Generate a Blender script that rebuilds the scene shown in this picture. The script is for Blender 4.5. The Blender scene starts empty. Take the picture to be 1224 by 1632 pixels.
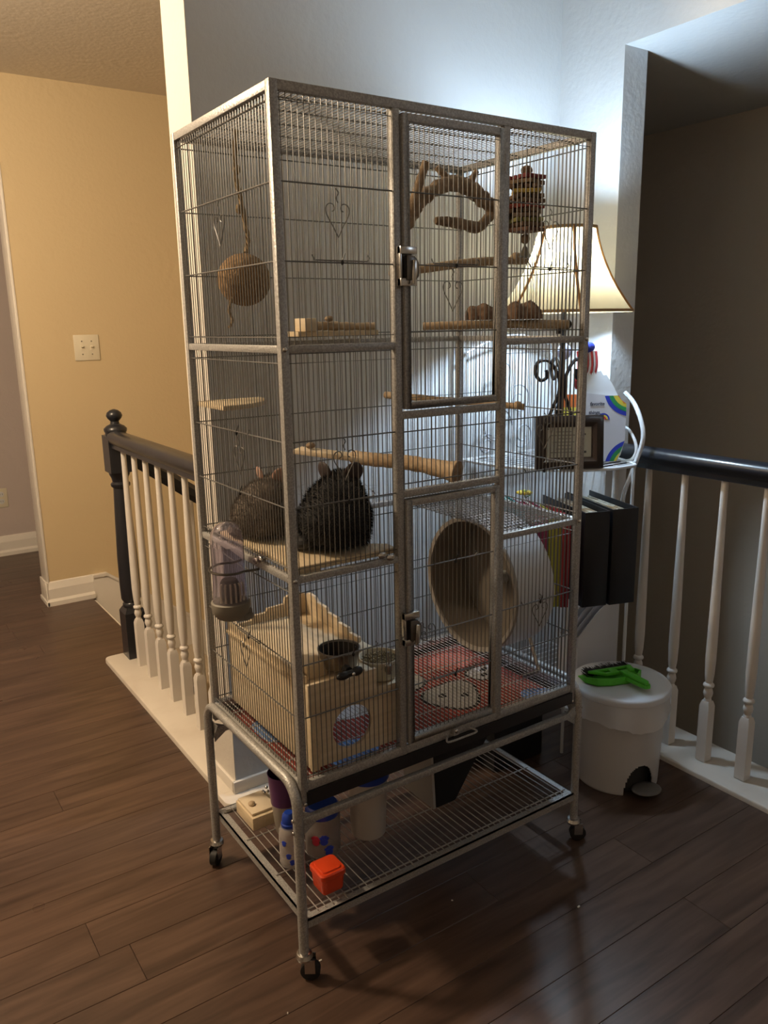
import bpy, bmesh, math, random
from math import sin, cos, pi, radians
from mathutils import Vector, Matrix
random.seed(7)
scn = bpy.context.scene
COL = scn.collection
# ------------------------------------------------------------------ camera, world, lights, exposure
cam = bpy.data.cameras.new('camera'); camo = bpy.data.objects.new('camera', cam); COL.objects.link(camo)
cam.sensor_fit = 'HORIZONTAL'; cam.sensor_width = 36.0; cam.lens = 1278.9 / 1224 * 36.0
cam.clip_start = 0.02
camo.matrix_world = Matrix(((0.82721288, 0.14201976, -0.5436444, -0.6607),
                            (-0.56160766, 0.1783829, -0.80794577, -1.29876),
                            (-0.01776741, 0.97365801, 0.22732002, 1.35011), (0, 0, 0, 1)))
scn.camera = camo
w = bpy.data.worlds.new('world'); scn.world = w; w.use_nodes = True
w.node_tree.nodes['Background'].inputs[0].default_value = (0.55, 0.62, 0.75, 1)
w.node_tree.nodes['Background'].inputs[1].default_value = 0.02
def light(name, loc, power, color, radius):
    l = bpy.data.lights.new(name, 'POINT'); l.energy = power; l.color = color; l.shadow_soft_size = radius
    o = bpy.data.objects.new(name, l); COL.objects.link(o); o.location = loc; return o
light('hall_ceiling_light', (-1.05, 1.15, 2.2), 128, (1.0, 0.78, 0.54), 0.10)
light('room_fill_light', (-1.3, -2.4, 2.2), 4, (1.0, 0.90, 0.80), 0.5)  # added soft fill behind the camera, lifts the cage front; not a room fixture
light('stairwell_fill_light', (1.75, -1.7, 2.0), 5, (0.72, 0.85, 1.0), 0.15)  # added cool fill out of view, brightens stair wall, trash can and landing trim
LAMP_STRENGTH = 1000
scn.view_settings.view_transform = 'Standard'; scn.view_settings.look = 'None'
scn.view_settings.gamma = 1.0; scn.view_settings.use_curve_mapping = False
scn.view_settings.exposure = 0.0

# ------------------------------------------------------------------ materials
MATS = {}
def mat(name, col, rough=0.5, metal=0.0, col2=None, nscale=8.0, nstretch=(1, 1, 1), lo=0.35, hi=0.65,
        bump=0.0, bscale=40.0, trans=0.0, ior=1.45, coat=0.0, emit=None, estr=0.0, sss=0.0, dist=0.004, sheen=0.0, detail=4):
    if name in MATS: return MATS[name]
    m = bpy.data.materials.new(name); m.use_nodes = True; nt = m.node_tree; b = nt.nodes['Principled BSDF']
    b.inputs['Base Color'].default_value = (*col, 1); b.inputs['Roughness'].default_value = rough
    b.inputs['Metallic'].default_value = metal; b.inputs['IOR'].default_value = ior
    b.inputs['Transmission Weight'].default_value = trans; b.inputs['Coat Weight'].default_value = coat
    b.inputs['Sheen Weight'].default_value = sheen
    if sss: b.inputs['Subsurface Weight'].default_value = sss; b.inputs['Subsurface Scale'].default_value = 0.01
    if emit: b.inputs['Emission Color'].default_value = (*emit, 1); b.inputs['Emission Strength'].default_value = estr
    tc = nt.nodes.new('ShaderNodeTexCoord'); mp = nt.nodes.new('ShaderNodeMapping'); mp.inputs['Scale'].default_value = nstretch
    nt.links.new(tc.outputs['Object'], mp.inputs['Vector'])
    if col2:
        n = nt.nodes.new('ShaderNodeTexNoise'); n.inputs['Scale'].default_value = nscale; n.inputs['Detail'].default_value = detail
        r = nt.nodes.new('ShaderNodeValToRGB'); r.color_ramp.elements[0].position = lo; r.color_ramp.elements[1].position = hi
        r.color_ramp.elements[0].color = (*col, 1); r.color_ramp.elements[1].color = (*col2, 1)
        nt.links.new(mp.outputs[0], n.inputs['Vector']); nt.links.new(n.outputs['Fac'], r.inputs[0])
        nt.links.new(r.outputs[0], b.inputs['Base Color'])
    if bump:
        n2 = nt.nodes.new('ShaderNodeTexNoise'); n2.inputs['Scale'].default_value = bscale; n2.inputs['Detail'].default_value = 3
        bp = nt.nodes.new('ShaderNodeBump'); bp.inputs['Strength'].default_value = bump; bp.inputs['Distance'].default_value = dist
        nt.links.new(mp.outputs[0], n2.inputs['Vector']); nt.links.new(n2.outputs['Fac'], bp.inputs['Height'])
        nt.links.new(bp.outputs[0], b.inputs['Normal'])
    MATS[name] = m; return m

def plaster(name, col):
    """painted drywall with trowel swirls"""
    m = mat(name, col, 0.6); nt = m.node_tree; b = nt.nodes['Principled BSDF']
    tc = nt.nodes['Texture Coordinate']
    v = nt.nodes.new('ShaderNodeTexVoronoi'); v.inputs['Scale'].default_value = 2.6
    wv = nt.nodes.new('ShaderNodeMath'); wv.operation = 'MULTIPLY'; wv.inputs[1].default_value = 46
    sn = nt.nodes.new('ShaderNodeMath'); sn.operation = 'SINE'
    n = nt.nodes.new('ShaderNodeTexNoise'); n.inputs['Scale'].default_value = 3.1
    n.inputs['Detail'].default_value = 5
    rm = nt.nodes.new('ShaderNodeValToRGB'); rm.color_ramp.elements[0].position = 0.5; rm.color_ramp.elements[1].position = 0.68
    mu = nt.nodes.new('ShaderNodeMath'); mu.operation = 'MULTIPLY'
    n2 = nt.nodes.new('ShaderNodeTexNoise'); n2.inputs['Scale'].default_value = 55; n2.inputs['Detail'].default_value = 4
    ad = nt.nodes.new('ShaderNodeMath'); ad.operation = 'MULTIPLY_ADD'; ad.inputs[1].default_value = 0.22
    bp = nt.nodes.new('ShaderNodeBump'); bp.inputs['Strength'].default_value = 0.35; bp.inputs['Distance'].default_value = 0.004
    L = nt.links.new
    L(tc.outputs['Object'], v.inputs['Vector']); L(tc.outputs['Object'], n.inputs['Vector']); L(tc.outputs['Object'], n2.inputs['Vector'])
    L(v.outputs['Distance'], wv.inputs[0]); L(wv.outputs[0], sn.inputs[0]); L(n.outputs['Fac'], rm.inputs[0])
    L(sn.outputs[0], mu.inputs[0]); L(rm.outputs[0], mu.inputs[1]); L(mu.outputs[0], ad.inputs[0]); L(n2.outputs['Fac'], ad.inputs[2])
    L(ad.outputs[0], bp.inputs['Height']); L(bp.outputs[0], b.inputs['Normal'])
    return m

M_WALL = plaster('wall_paint_grey', (0.56, 0.56, 0.55))
M_ENDW = plaster('wall_paint_cream', (0.62, 0.58, 0.52))
M_YEL = plaster('wall_paint_tan', (0.575, 0.455, 0.275))
M_PINK = plaster('wall_paint_taupe', (0.50, 0.43, 0.40))
M_CEIL = plaster('ceiling_paint', (0.68, 0.62, 0.53))
M_TRIM = mat('white_trim_paint', (0.70, 0.66, 0.60), 0.38, bump=0.08, bscale=30)
M_PLATE = mat('landing_trim_paint', (0.62, 0.57, 0.50), 0.42, col2=(0.52, 0.46, 0.39), nscale=5, lo=.5, hi=.8)
M_BAL = mat('baluster_paint', (0.66, 0.62, 0.57), 0.4, bump=0.05, bscale=60)
M_DARKRAIL = mat('dark_rail_paint', (0.016, 0.017, 0.022), 0.33, coat=0.3, bump=0.05, bscale=90)
M_CAGE = mat('hammered_silver_paint', (0.31, 0.305, 0.295), 0.40, 0.35, col2=(0.44, 0.435, 0.42), nscale=300, lo=.42, hi=.62, bump=0.7, bscale=260, dist=0.0015)
M_WIRE = mat('cage_wire_paint', (0.15, 0.147, 0.14), 0.36, 0.45)
M_CHROME = mat('worn_chrome', (0.55, 0.54, 0.52), 0.22, 1.0)
M_BLK = mat('black_plastic', (0.012, 0.012, 0.013), 0.4)
M_TRAY = mat('black_tray_plastic', (0.014, 0.014, 0.016), 0.35)
M_RUB = mat('black_rubber', (0.01, 0.01, 0.01), 0.6)
M_PINE = mat('pale_pine', (0.60, 0.49, 0.33), 0.6, col2=(0.68, 0.57, 0.41), nscale=6, nstretch=(1, 1, 14), bump=.1, bscale=60)
M_PINEX = mat('pale_pine_board', (0.56, 0.45, 0.29), 0.6, col2=(0.64, 0.52, 0.35), nscale=6, nstretch=(14, 2, 14), bump=.1, bscale=60)
M_BRANCH = mat('barked_branch', (0.20, 0.135, 0.08), 0.85, col2=(0.34, 0.25, 0.16), nscale=45, nstretch=(1, 1, 1), bump=.6, bscale=120)
M_BARK = mat('brown_cork', (0.13, 0.075, 0.045), 0.9, col2=(0.22, 0.14, 0.09), nscale=60, bump=.8, bscale=140)
M_PERCH = mat('smooth_perch_wood', (0.42, 0.30, 0.18), 0.7, col2=(0.52, 0.40, 0.26), nscale=40, nstretch=(3, 1, 1), bump=.4, bscale=90)
M_ENDG = mat('cut_wood_end', (0.36, 0.25, 0.15), 0.8, col2=(0.25, 0.16, 0.09), nscale=70)
M_COCO = mat('coconut_husk', (0.20, 0.12, 0.055), 0.95, col2=(0.30, 0.19, 0.095), nscale=90, bump=.9, bscale=180)
M_ROPE = mat('jute_rope', (0.30, 0.21, 0.11), 0.9, bump=.6, bscale=400)
M_CREAMP = mat('cream_plastic', (0.66, 0.60, 0.46), 0.35)
M_STEEL = mat('bowl_steel', (0.30, 0.28, 0.25), 0.3, 0.9)
M_WHITEP = mat('white_plastic', (0.62, 0.62, 0.62), 0.3)
M_WHITEM = mat('white_enamel_wire', (0.72, 0.74, 0.76), 0.3)
M_CLEAR = mat('clear_plastic', (0.93, 0.90, 0.97), 0.04, trans=0.97, ior=1.25)
M_LEAF = mat('dark_iron', (0.02, 0.02, 0.025), 0.4, 0.5)

def plank_mat():
    m = mat('dark_hardwood', (0.05, 0.03, 0.02), 0.27); nt = m.node_tree; b = nt.nodes['Principled BSDF']; L = nt.links.new
    tc = nt.nodes['Texture Coordinate']; mp = nt.nodes['Mapping']; mp.inputs['Scale'].default_value = (2.2, 26, 1)
    oi = nt.nodes.new('ShaderNodeObjectInfo')
    n = nt.nodes.new('ShaderNodeTexNoise'); n.noise_dimensions = '4D'; n.inputs['Scale'].default_value = 1.4; n.inputs['Detail'].default_value = 7; n.inputs['Distortion'].default_value = 0.9
    mw = nt.nodes.new('ShaderNodeMath'); mw.operation = 'MULTIPLY'; mw.inputs[1].default_value = 30
    L(oi.outputs['Random'], mw.inputs[0]); L(mw.outputs[0], n.inputs['W']); L(mp.outputs[0], n.inputs['Vector'])
    r = nt.nodes.new('ShaderNodeValToRGB'); e = r.color_ramp.elements
    e[0].position = 0.3; e[0].color = (0.046, 0.027, 0.019, 1); e[1].position = 0.72; e[1].color = (0.115, 0.070, 0.050, 1)
    L(n.outputs['Fac'], r.inputs[0])
    mx = nt.nodes.new('ShaderNodeMix'); mx.data_type = 'RGBA'; mx.blend_type = 'MULTIPLY'; mx.inputs[0].default_value = 1.0
    r2 = nt.nodes.new('ShaderNodeValToRGB'); f = r2.color_ramp.elements; f[0].color = (0.90, 0.89, 0.88, 1); f[1].color = (1.07, 1.05, 1.02, 1)
    L(oi.outputs['Random'], r2.inputs[0]); L(r.outputs[0], mx.inputs[6]); L(r2.outputs[0], mx.inputs[7]); L(mx.outputs[2], b.inputs['Base Color'])
    bp = nt.nodes.new('ShaderNodeBump'); bp.inputs['Strength'].default_value = 0.12; bp.inputs['Distance'].default_value = 0.002
    L(n.outputs['Fac'], bp.inputs['Height']); L(bp.outputs[0], b.inputs['Normal'])
    n3 = nt.nodes.new('ShaderNodeTexNoise'); n3.inputs['Scale'].default_value = 2.5; n3.inputs['Detail'].default_value = 4
    mr = nt.nodes.new('ShaderNodeMapRange'); mr.inputs['To Min'].default_value = 0.2; mr.inputs['To Max'].default_value = 0.42
    L(tc.outputs['Object'], n3.inputs['Vector']); L(n3.outputs['Fac'], mr.inputs[0]); L(mr.outputs[0], b.inputs['Roughness'])
    return m
M_PLANK = plank_mat()

# ------------------------------------------------------------------ mesh helpers
BASE = {}
class MB:
    def __init__(s): s.v = []; s.f = []
    def add(s, vs, fs):
        o = len(s.v); s.v += [tuple(p) for p in vs]; s.f += [tuple(i + o for i in f) for f in fs]; return s
    def box(s, x0, x1, y0, y1, z0, z1):
        v = [(x, y, z) for z in (z0, z1) for y in (y0, y1) for x in (x0, x1)]
        return s.add(v, [(0, 2, 3, 1), (4, 5, 7, 6), (0, 1, 5, 4), (2, 6, 7, 3), (0, 4, 6, 2), (1, 3, 7, 5)])
    def obox(s, c, size, rot=0.0, tilt=None):
        R = Matrix.Rotation(rot, 3, 'Z')
        if tilt: R = R @ Matrix.Rotation(tilt[1], 3, tilt[0])
        a, b, d = size[0] / 2, size[1] / 2, size[2] / 2
        v = [Vector(c) + R @ Vector((x, y, z)) for z in (-d, d) for y in (-b, b) for x in (-a, a)]
        return s.add(v, [(0, 2, 3, 1), (4, 5, 7, 6), (0, 1, 5, 4), (2, 6, 7, 3), (0, 4, 6, 2), (1, 3, 7, 5)])
    def tube(s, pts, r, n=6, closed=False, cap=True, sx=1.0):
        P = [Vector(p) for p in pts]; m = len(P)
        R = r if isinstance(r, (list, tuple)) else [r] * m
        T = []
        for i in range(m):
            if closed: t = P[(i + 1) % m] - P[i - 1]
            else: t = P[min(i + 1, m - 1)] - P[max(i - 1, 0)]
            T.append(t.normalized())
        u = T[0].orthogonal().normalized()
        if abs(T[0].z) < 0.9: u = (Vector((0, 0, 1)) - T[0] * T[0].z).normalized()
        vs = []; 
        for i in range(m):
            u = (u - T[i] * u.dot(T[i])).normalized(); w_ = T[i].cross(u)
            for k in range(n):
                a = 2 * pi * (k + .5) / n; vs.append(P[i] + u * (cos(a) * R[i]) + w_ * (sin(a) * R[i] * sx))
        fs = []
        for i in range(m if closed else m - 1):
            j = (i + 1) % m
            for k in range(n):
                l = (k + 1) % n; fs.append((i * n + k, i * n + l, j * n + l, j * n + k))
        if cap and not closed:
            fs.append(tuple(range(n - 1, -1, -1))); fs.append(tuple((m - 1) * n + k for k in range(n)))
        return s.add(vs, fs)
    def lathe(s, prof, c, n=24, axis='z', closed_ends=True):
        vs = []; fs = []
        for r, z in prof:
            for k in range(n):
                a = 2 * pi * k / n; x, y = r * cos(a), r * sin(a)
                p = {'z': (x, y, z), 'x': (z, x, y), 'y': (y, z, x)}[axis]
                vs.append((c[0] + p[0], c[1] + p[1], c[2] + p[2]))
        for i in range(len(prof) - 1):
            for k in range(n):
                l = (k + 1) % n; fs.append((i * n + k, i * n + l, (i + 1) * n + l, (i + 1) * n + k))
        if closed_ends:
            fs.append(tuple(range(n - 1, -1, -1))); o = (len(prof) - 1) * n; fs.append(tuple(o + k for k in range(n)))
        return s.add(vs, fs)
    def ell(s, c, r, nu=16, nv=10, rot=None):
        vs = []; fs = []
        for i in range(nv + 1):
            t = pi * i / nv
            for k in range(nu):
                a = 2 * pi * k / nu; p = Vector((r[0] * sin(t) * cos(a), r[1] * sin(t) * sin(a), r[2] * cos(t)))
                if rot: p = rot @ p
                vs.append(Vector(c) + p)
        for i in range(nv):
            for k in range(nu):
                l = (k + 1) % nu; fs.append((i * nu + k, (i + 1) * nu + k, (i + 1) * nu + l, i * nu + l))
        return s.add(vs, fs)
    def prism(s, poly, z0, z1, plane='xy', off=0.0):
        """poly in a plane, extruded z0..z1 along the third axis"""
        def P(a, b, d): return {'xy': (a, b, d), 'xz': (a, d, b), 'yz': (d, a, b)}[plane]
        n = len(poly); vs = [P(a, b, z0) for a, b in poly] + [P(a, b, z1) for a, b in poly]
        fs = [tuple(range(n - 1, -1, -1)), tuple(range(n, 2 * n))] + [(i, (i + 1) % n, n + (i + 1) % n, n + i) for i in range(n)]
        return s.add(vs, fs)
    def ring_plate(s, outer, inner, z0, z1, plane='xy'):
        def P(a, b, d): return {'xy': (a, b, d), 'xz': (a, d, b), 'yz': (d, a, b)}[plane]
        n = len(outer); vs = []
        for z in (z0, z1):
            vs += [P(a, b, z) for a, b in outer]; vs += [P(a, b, z) for a, b in inner]
        fs = []
        for i in range(n):
            j = (i + 1) % n
            fs += [(i, j, n + j, n + i), (2 * n + j, 2 * n + i, 3 * n + i, 3 * n + j), (i, 2 * n + i, 2 * n + j, j), (n + i, n + j, 3 * n + j, 3 * n + i)]
        return s.add(vs, fs)
    def build(s, name, m, parent=None, smooth=True, bevel=0.0, base=None, angle=35, loc=None, kind=None, label=None):
        b = Vector((0, 0, 0))
        if parent is not None: b = BASE[parent.name]
        elif base is not None: b = Vector(base)
        me = bpy.data.meshes.new(name); me.from_pydata([tuple(Vector(p) - b) for p in s.v], [], s.f)
        bm = bmesh.new(); bm.from_mesh(me); bmesh.ops.remove_doubles(bm, verts=bm.verts, dist=1e-6)
        bmesh.ops.recalc_face_normals(bm, faces=bm.faces)
        if bevel:
            es = [e for e in bm.edges if len(e.link_faces) == 2 and e.calc_face_angle(0) > 0.6]
            if es: bmesh.ops.bevel(bm, geom=es, offset=bevel, segments=2, affect='EDGES', profile=0.5)
        bm.to_mesh(me); bm.free(); me.materials.append(m)
        if smooth:
            me.shade_smooth(); me.set_sharp_from_angle(angle=radians(angle))
        o = bpy.data.objects.new(name, me); COL.objects.link(o)
        if parent is not None: o.parent = parent
        else: o.location = b
        BASE[o.name] = b
        if kind: o['kind'] = kind
        if label: o['label'] = label
        return o
def thing(name, label, cat, base, group=None):
    o = bpy.data.objects.new(name, None); COL.objects.link(o); o.location = base; o.empty_display_size = 0.05
    o['label'] = label; o['category'] = cat
    if group: o['group'] = group
    BASE[o.name] = Vector(base); return o
def tag(o, label, cat, group=None):
    o['label'] = label; o['category'] = cat
    if group: o['group'] = group
    return o
def struct(o): o['kind'] = 'structure'; return o
def copy_to(src, parent, loc):
    c = src.copy(); COL.objects.link(c); c.parent = parent; c.location = loc; BASE[c.name] = BASE.get(src.name, Vector()); return c
def bez(p, n=12):
    """smooth path through points (Catmull-Rom)"""
    P = [Vector(q) for q in p]; out = []
    for i in range(len(P) - 1):
        a = P[max(i - 1, 0)]; b = P[i]; c = P[i + 1]; d = P[min(i + 2, len(P) - 1)]
        for k in range(n):
            t = k / n
            out.append(0.5 * ((2 * b) + (c - a) * t + (2 * a - 5 * b + 4 * c - d) * t * t + (3 * b - a - 3 * c + d) * t ** 3))
    out.append(P[-1]); return out
def lerp(a, b, t): return a + (b - a) * t

# ================================================================== THE SETTING
def wall(name, x0, x1, y0, y1, z0, z1, m): return struct(MB().box(x0, x1, y0, y1, z0, z1).build(name, m, smooth=False))
wall_back = wall('wall_back', 0.15, 1.52, 0.71, 0.86, -2.6, 2.46, M_WALL)
wall_right = wall('wall_right', 1.405, 1.508, 0.455, 0.71, -2.6, 2.14, M_WALL)
# the header over the railing opening and the wall above the corner
struct(MB().box(1.405, 1.508, -3.2, 0.71, 2.14, 2.46).build('wall_right_header', M_WALL, smooth=False))
wall('wall_hall', 0.09, 2.5, 2.84, 2.96, -2.8, 2.46, M_YEL)
wall('wall_far', -2.7, 1.6, 4.0, 4.1, 0, 2.46, M_PINK)
wall('wall_stairwell', 2.45, 2.55, -3.2, 2.84, -2.8, 2.14, plaster('wall_paint_sand', (0.58, 0.50, 0.40)))
wall('wall_stair_divider', 1.508, 1.60, 0.86, 2.84, -2.6, 2.46, M_YEL)
wall('wall_left', -2.8, -2.7, -3.2, 4.1, 0, 2.46, M_ENDW)
wall('wall_front', -2.8, 2.55, -3.3, -3.2, -2.8, 2.46, M_ENDW)
struct(MB().box(-2.8, 1.508, -3.3, 4.1, 2.46, 2.56).build('ceiling', M_CEIL, smooth=False))
struct(MB().box(1.508, 2.55, -3.3, 2.96, 2.14, 2.24).build('ceiling_stairwell', M_WALL, smooth=False))
struct(MB().box(0.12, 2.55, 0.86, 2.96, -2.8, -2.7).box(1.33, 2.55, -3.3, 0.86, -2.8, -2.7).build('floor_stairwell', M_ENDW, smooth=False))
# painted wall-end faces (the jamb skins that catch the hall light)
struct(MB().box(0.147, 0.15, 0.708, 0.862, 0.02, 2.46).build('trim_1', M_ENDW, smooth=False))
# floor: subfloor plus planks
flo = struct(MB().box(-2.7, 1.32, -3.2, 0.66, -0.25, -0.012).box(-2.7, 0.13, 0.66, 1.96, -0.25, -0.012)
             .box(-2.7, 0.286, 1.96, 2.84, -0.25, -0.012).box(-2.7, 0.085, 2.84, 4.0, -0.25, -0.012).box(0.085, 1.5, 2.97, 4.0, -0.25, -0.012)
             .build('floor', mat('subfloor_dark', (0.008, 0.006, 0.005), 0.9), smooth=False))
def planks():
    W = 0.125; k = -28; rng = random.Random(3)
    y = 0.187 - 27 * W
    while y < 4.0:
        row = round((y - 0.187) / W); xr = 1.33 if y < 0.55 else (0.125 if y < 1.9 else (0.286 if y < 2.75 else (0.085 if y < 2.9 else 1.5)))
        y1 = min(y + W, 4.0)
        if y < 0.64 < y1: y1 = 0.64 if False else y1
        joints = [-2.7]
        x = -2.7 + rng.uniform(0.5, 1.7)
        while x < xr - 0.25:
            joints.append(x); x += rng.uniform(1.1, 1.9)
        if row in (0, 6):
            joints = [j for j in joints if abs(j + 0.29) > 0.3] + [-0.29]; joints.sort()
        joints.append(xr)
        for a, b in zip(joints[:-1], joints[1:]):
            if y < -1.9 and False: continue
            g = 0.0004; c = 0.0008
            vs = [(a + g, y + g, -0.012), (b - g, y + g, -0.012), (b - g, y1 - g, -0.012), (a + g, y1 - g, -0.012),
                  (a + g, y + g, -c), (b - g, y + g, -c), (b - g, y1 - g, -c), (a + g, y1 - g, -c),
                  (a + g + c, y + g + c, 0), (b - g - c, y + g + c, 0), (b - g - c, y1 - g - c, 0), (a + g + c, y1 - g - c, 0)]
            fs = [(0, 1, 5, 4), (1, 2, 6, 5), (2, 3, 7, 6), (3, 0, 4, 7), (4, 5, 9, 8), (5, 6, 10, 9), (6, 7, 11, 10), (7, 4, 8, 11), (8, 9, 10, 11)]
            mb = MB(); mb.add(vs, fs); mb.build('plank', M_PLANK, flo, smooth=False)
        y += W
planks()

# landing trim (white nosing plates) under the railings and round the foot of the wall
def rounded(pts, r, corners, n=6):
    out = []
    m = len(pts)
    for i, p in enumerate(pts):
        if i in corners:
            a = Vector(pts[i - 1]); b = Vector(p); c = Vector(pts[(i + 1) % m])
            u = (a - b).normalized() * r; w_ = (c - b).normalized() * r
            for k in range(n + 1):
                t = k / n; out.append(tuple((b + u) * (1 - t) ** 2 + 2 * t * (1 - t) * b + (b + w_) * t ** 2))
        else: out.append(p)
    return out
pl = rounded([(0.108, 1.96), (0.108, 0.72), (0.29, 0.72), (0.29, 1.96)], 0.03, (0,))
struct(MB().prism(pl, -0.03, 0.019).build('trim_2', M_PLATE, bevel=0.006))
pl = rounded([(0.098, 0.78), (0.098, 0.655), (1.325, 0.655), (1.325, -3.2), (1.52, -3.2), (1.52, 0.5), (1.42, 0.74), (0.2, 0.74)], 0.035, (1,))
struct(MB().prism(pl, -0.03, 0.017).build('trim_3', M_PLATE, bevel=0.006))
# low base moulding round the wall foot
struct(MB().box(0.137, 0.147, 0.70, 0.865, 0.017, 0.055).box(0.137, 1.405, 0.698, 0.71, 0.017, 0.055).box(1.393, 1.405, 0.452, 0.71, 0.017, 0.055)
       .build('baseboard_back', M_TRIM, bevel=0.003))
# hall baseboards
def skirting(name, x0, x1, yf, z0=0.0):
    mb = MB().prism([(yf, z0), (yf - 0.028, z0), (yf - 0.028, z0 + 0.022), (yf - 0.016, z0 + 0.034), (yf - 0.016, z0 + 0.085), (yf - 0.011, z0 + 0.1),
                     (yf - 0.005, z0 + 0.118), (yf, z0 + 0.122)], x0, x1, 'yz')
    return struct(mb.build(name, M_TRIM, smooth=False))
skirting('baseboard_hall', 0.068, 0.30, 2.84)
struct(MB().box(.064, .0775, 2.812, 2.976, 0, .024).box(.070, .0775, 2.822, 2.97, .024, .122).build('baseboard_hall_end', M_TRIM, bevel=.002))
skirting('baseboard_far', -2.7, 1.5, 4.0)
# sloping skirt along the stair
sk = [(0.30, 0.0), (0.30, 0.122), (0.37, 0.122), (1.508, -.733), (1.508, -1.033), (0.33, -0.13)]
struct(MB().prism(sk, 2.822, 2.84, 'xz').build('baseboard_stair', M_TRIM, smooth=False))
sk = [(0.30, 0.107), (0.30, 0.122), (0.37, 0.122), (1.508, -.733), (1.508, -.751), (0.368, 0.107)]
struct(MB().prism(sk, 2.814, 2.822, 'xz').build('trim_4', M_TRIM, smooth=False))
# white corner casing on the end of the hall wall
struct(MB().box(0.078, 0.09, 2.836, 2.964, 0, 2.46).build('trim_5', M_TRIM, bevel=0.002))
# stairs going down beyond the newel
st = struct(MB().box(0.286, 0.30, 1.96, 2.82, -0.25, -0.012).build('stairs', M_TRIM, smooth=False))
for i in range(4):
    x = 0.30 + 0.25 * i; z = -0.19 * (i + 1)
    MB().box(x - 0.02, x + 0.25, 1.98, 2.82, z - 0.03, z).build('tread', mat('stair_carpet', (.42, .35, .26), .95), st, smooth=False)
    MB().box(x + 0.235, x + 0.245, 1.98, 2.82, z - 0.19, z - 0.03).build('riser', M_TRIM, st, smooth=False)
struct(MB().box(0.13, 0.14, 0.86, 1.96, -2.7, -0.03).build('wall_landing_side', M_ENDW, smooth=False))
struct(MB().box(1.50, 1.508, -3.2, 0.455, -2.7, -0.03).build('wall_landing_right', M_ENDW, smooth=False))

# ---------------- railings
def baluster_mb():
    mb = MB(); h = 0.016
    z0 = 0.019
    mb.add([(x, y, z) for z in (z0, 0.2) for x, y in ((-h, -h), (h, -h), (h, h), (-h, h))] + [(0.0115 * a, 0.0115 * b, 0.216) for a, b in ((-1, -1), (1, -1), (1, 1), (-1, 1))],
           [(0, 3, 2, 1), (0, 1, 5, 4), (1, 2, 6, 5), (2, 3, 7, 6), (3, 0, 4, 7), (4, 5, 9, 8), (5, 6, 10, 9), (6, 7, 11, 10), (7, 4, 8, 11), (8, 9, 10, 11)])
    prof = [(0.0115, .212), (.012, .218), (.0095, .224), (.0125, .233), (.0145, .242), (.0125, .252), (.0095, .258), (.0155, .263), (.0165, .267), (.0155, .271), (.0105, .276),
            (.0135, .30), (.0155, .35), (.015, .45), (.0125, .65), (.0105, .80), (.0098, .912)]
    mb.lathe(prof, (0, 0, 0), 14)
    return mb
def rail_profile(y0, y1, xc, z):
    pf = [(-.022, -.062), (-.022, -.046), (-.030, -.040), (-.032, -.030), (-.036, -.024), (-.034, -.008), (-.022, 0.0), (0, .004), (.022, 0.0), (.034, -.008), (.036, -.024), (.032, -.030), (.030, -.040), (.022, -.046), (.022, -.062)]
    mb = MB(); n = len(pf); vs = [(xc + a, y, z + b) for y in (y0, y1) for a, b in pf]
    fs = [tuple(range(n)), tuple(range(2 * n - 1, n - 1, -1))] + [(i, (i + 1) % n, n + (i + 1) % n, n + i) for i in range(n)]
    return mb.add(vs, fs)
bal_src = None
def balusters(parent, xc, ys):
    global bal_src
    for y in ys:
        if bal_src is None:
            o = baluster_mb().build('baluster', M_BAL, None, angle=40); o.parent = parent; bal_src = o
            o.location = Vector((xc, y, 0)) - BASE[parent.name]; BASE[o.name] = Vector((0, 0, 0))
        else: copy_to(bal_src, parent, Vector((xc, y, 0)) - BASE[parent.name])
lr = thing('stair_railing', 'black-topped white railing with dark newel post left of the cage', 'railing', (0.226, 1.4, 0))
balusters(lr, 0.216, [1.916 - 0.13 * k for k in range(1, 9)])
rail_profile(0.862, 1.86, 0.216, 0.963).build('handrail', M_DARKRAIL, lr, angle=50)
nw = MB(); nx, ny = 0.228, 1.905
nw.box(nx - .042, nx + .042, ny - .042, ny + .042, 0.019, .215)
nw.add([(nx + a * s_, ny + b * s_, z) for z, s_ in ((.215, .042), (.235, .030)) for a, b in ((-1, -1), (1, -1), (1, 1), (-1, 1))], [(0, 1, 5, 4), (1, 2, 6, 5), (2, 3, 7, 6), (3, 0, 4, 7), (4, 5, 6, 7)])
nw.lathe([(.030, .23), (.036, .238), (.036, .25), (.031, .256), (.039, .27), (.041, .33), (.040, .45), (.035, .60), (.030, .715), (.029, .735), (.037, .742), (.038, .752), (.030, .76),
          (.033, .775), (.040, .79), (.041, .80)], (nx, ny, 0), 20)
nw.box(nx - .044, nx + .044, ny - .044, ny + .044, .80, .945)
nw.lathe([(.044, .94), (.040, .955), (.044, .963), (.044, .972), (.034, .982), (.018, .99), (.016, 1.0), (.027, 1.012), (.031, 1.022), (.027, 1.034), (.016, 1.043), (.004, 1.047)], (nx, ny, 0), 20)
nw.build('newel_post', M_DARKRAIL, lr, angle=45)
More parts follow.
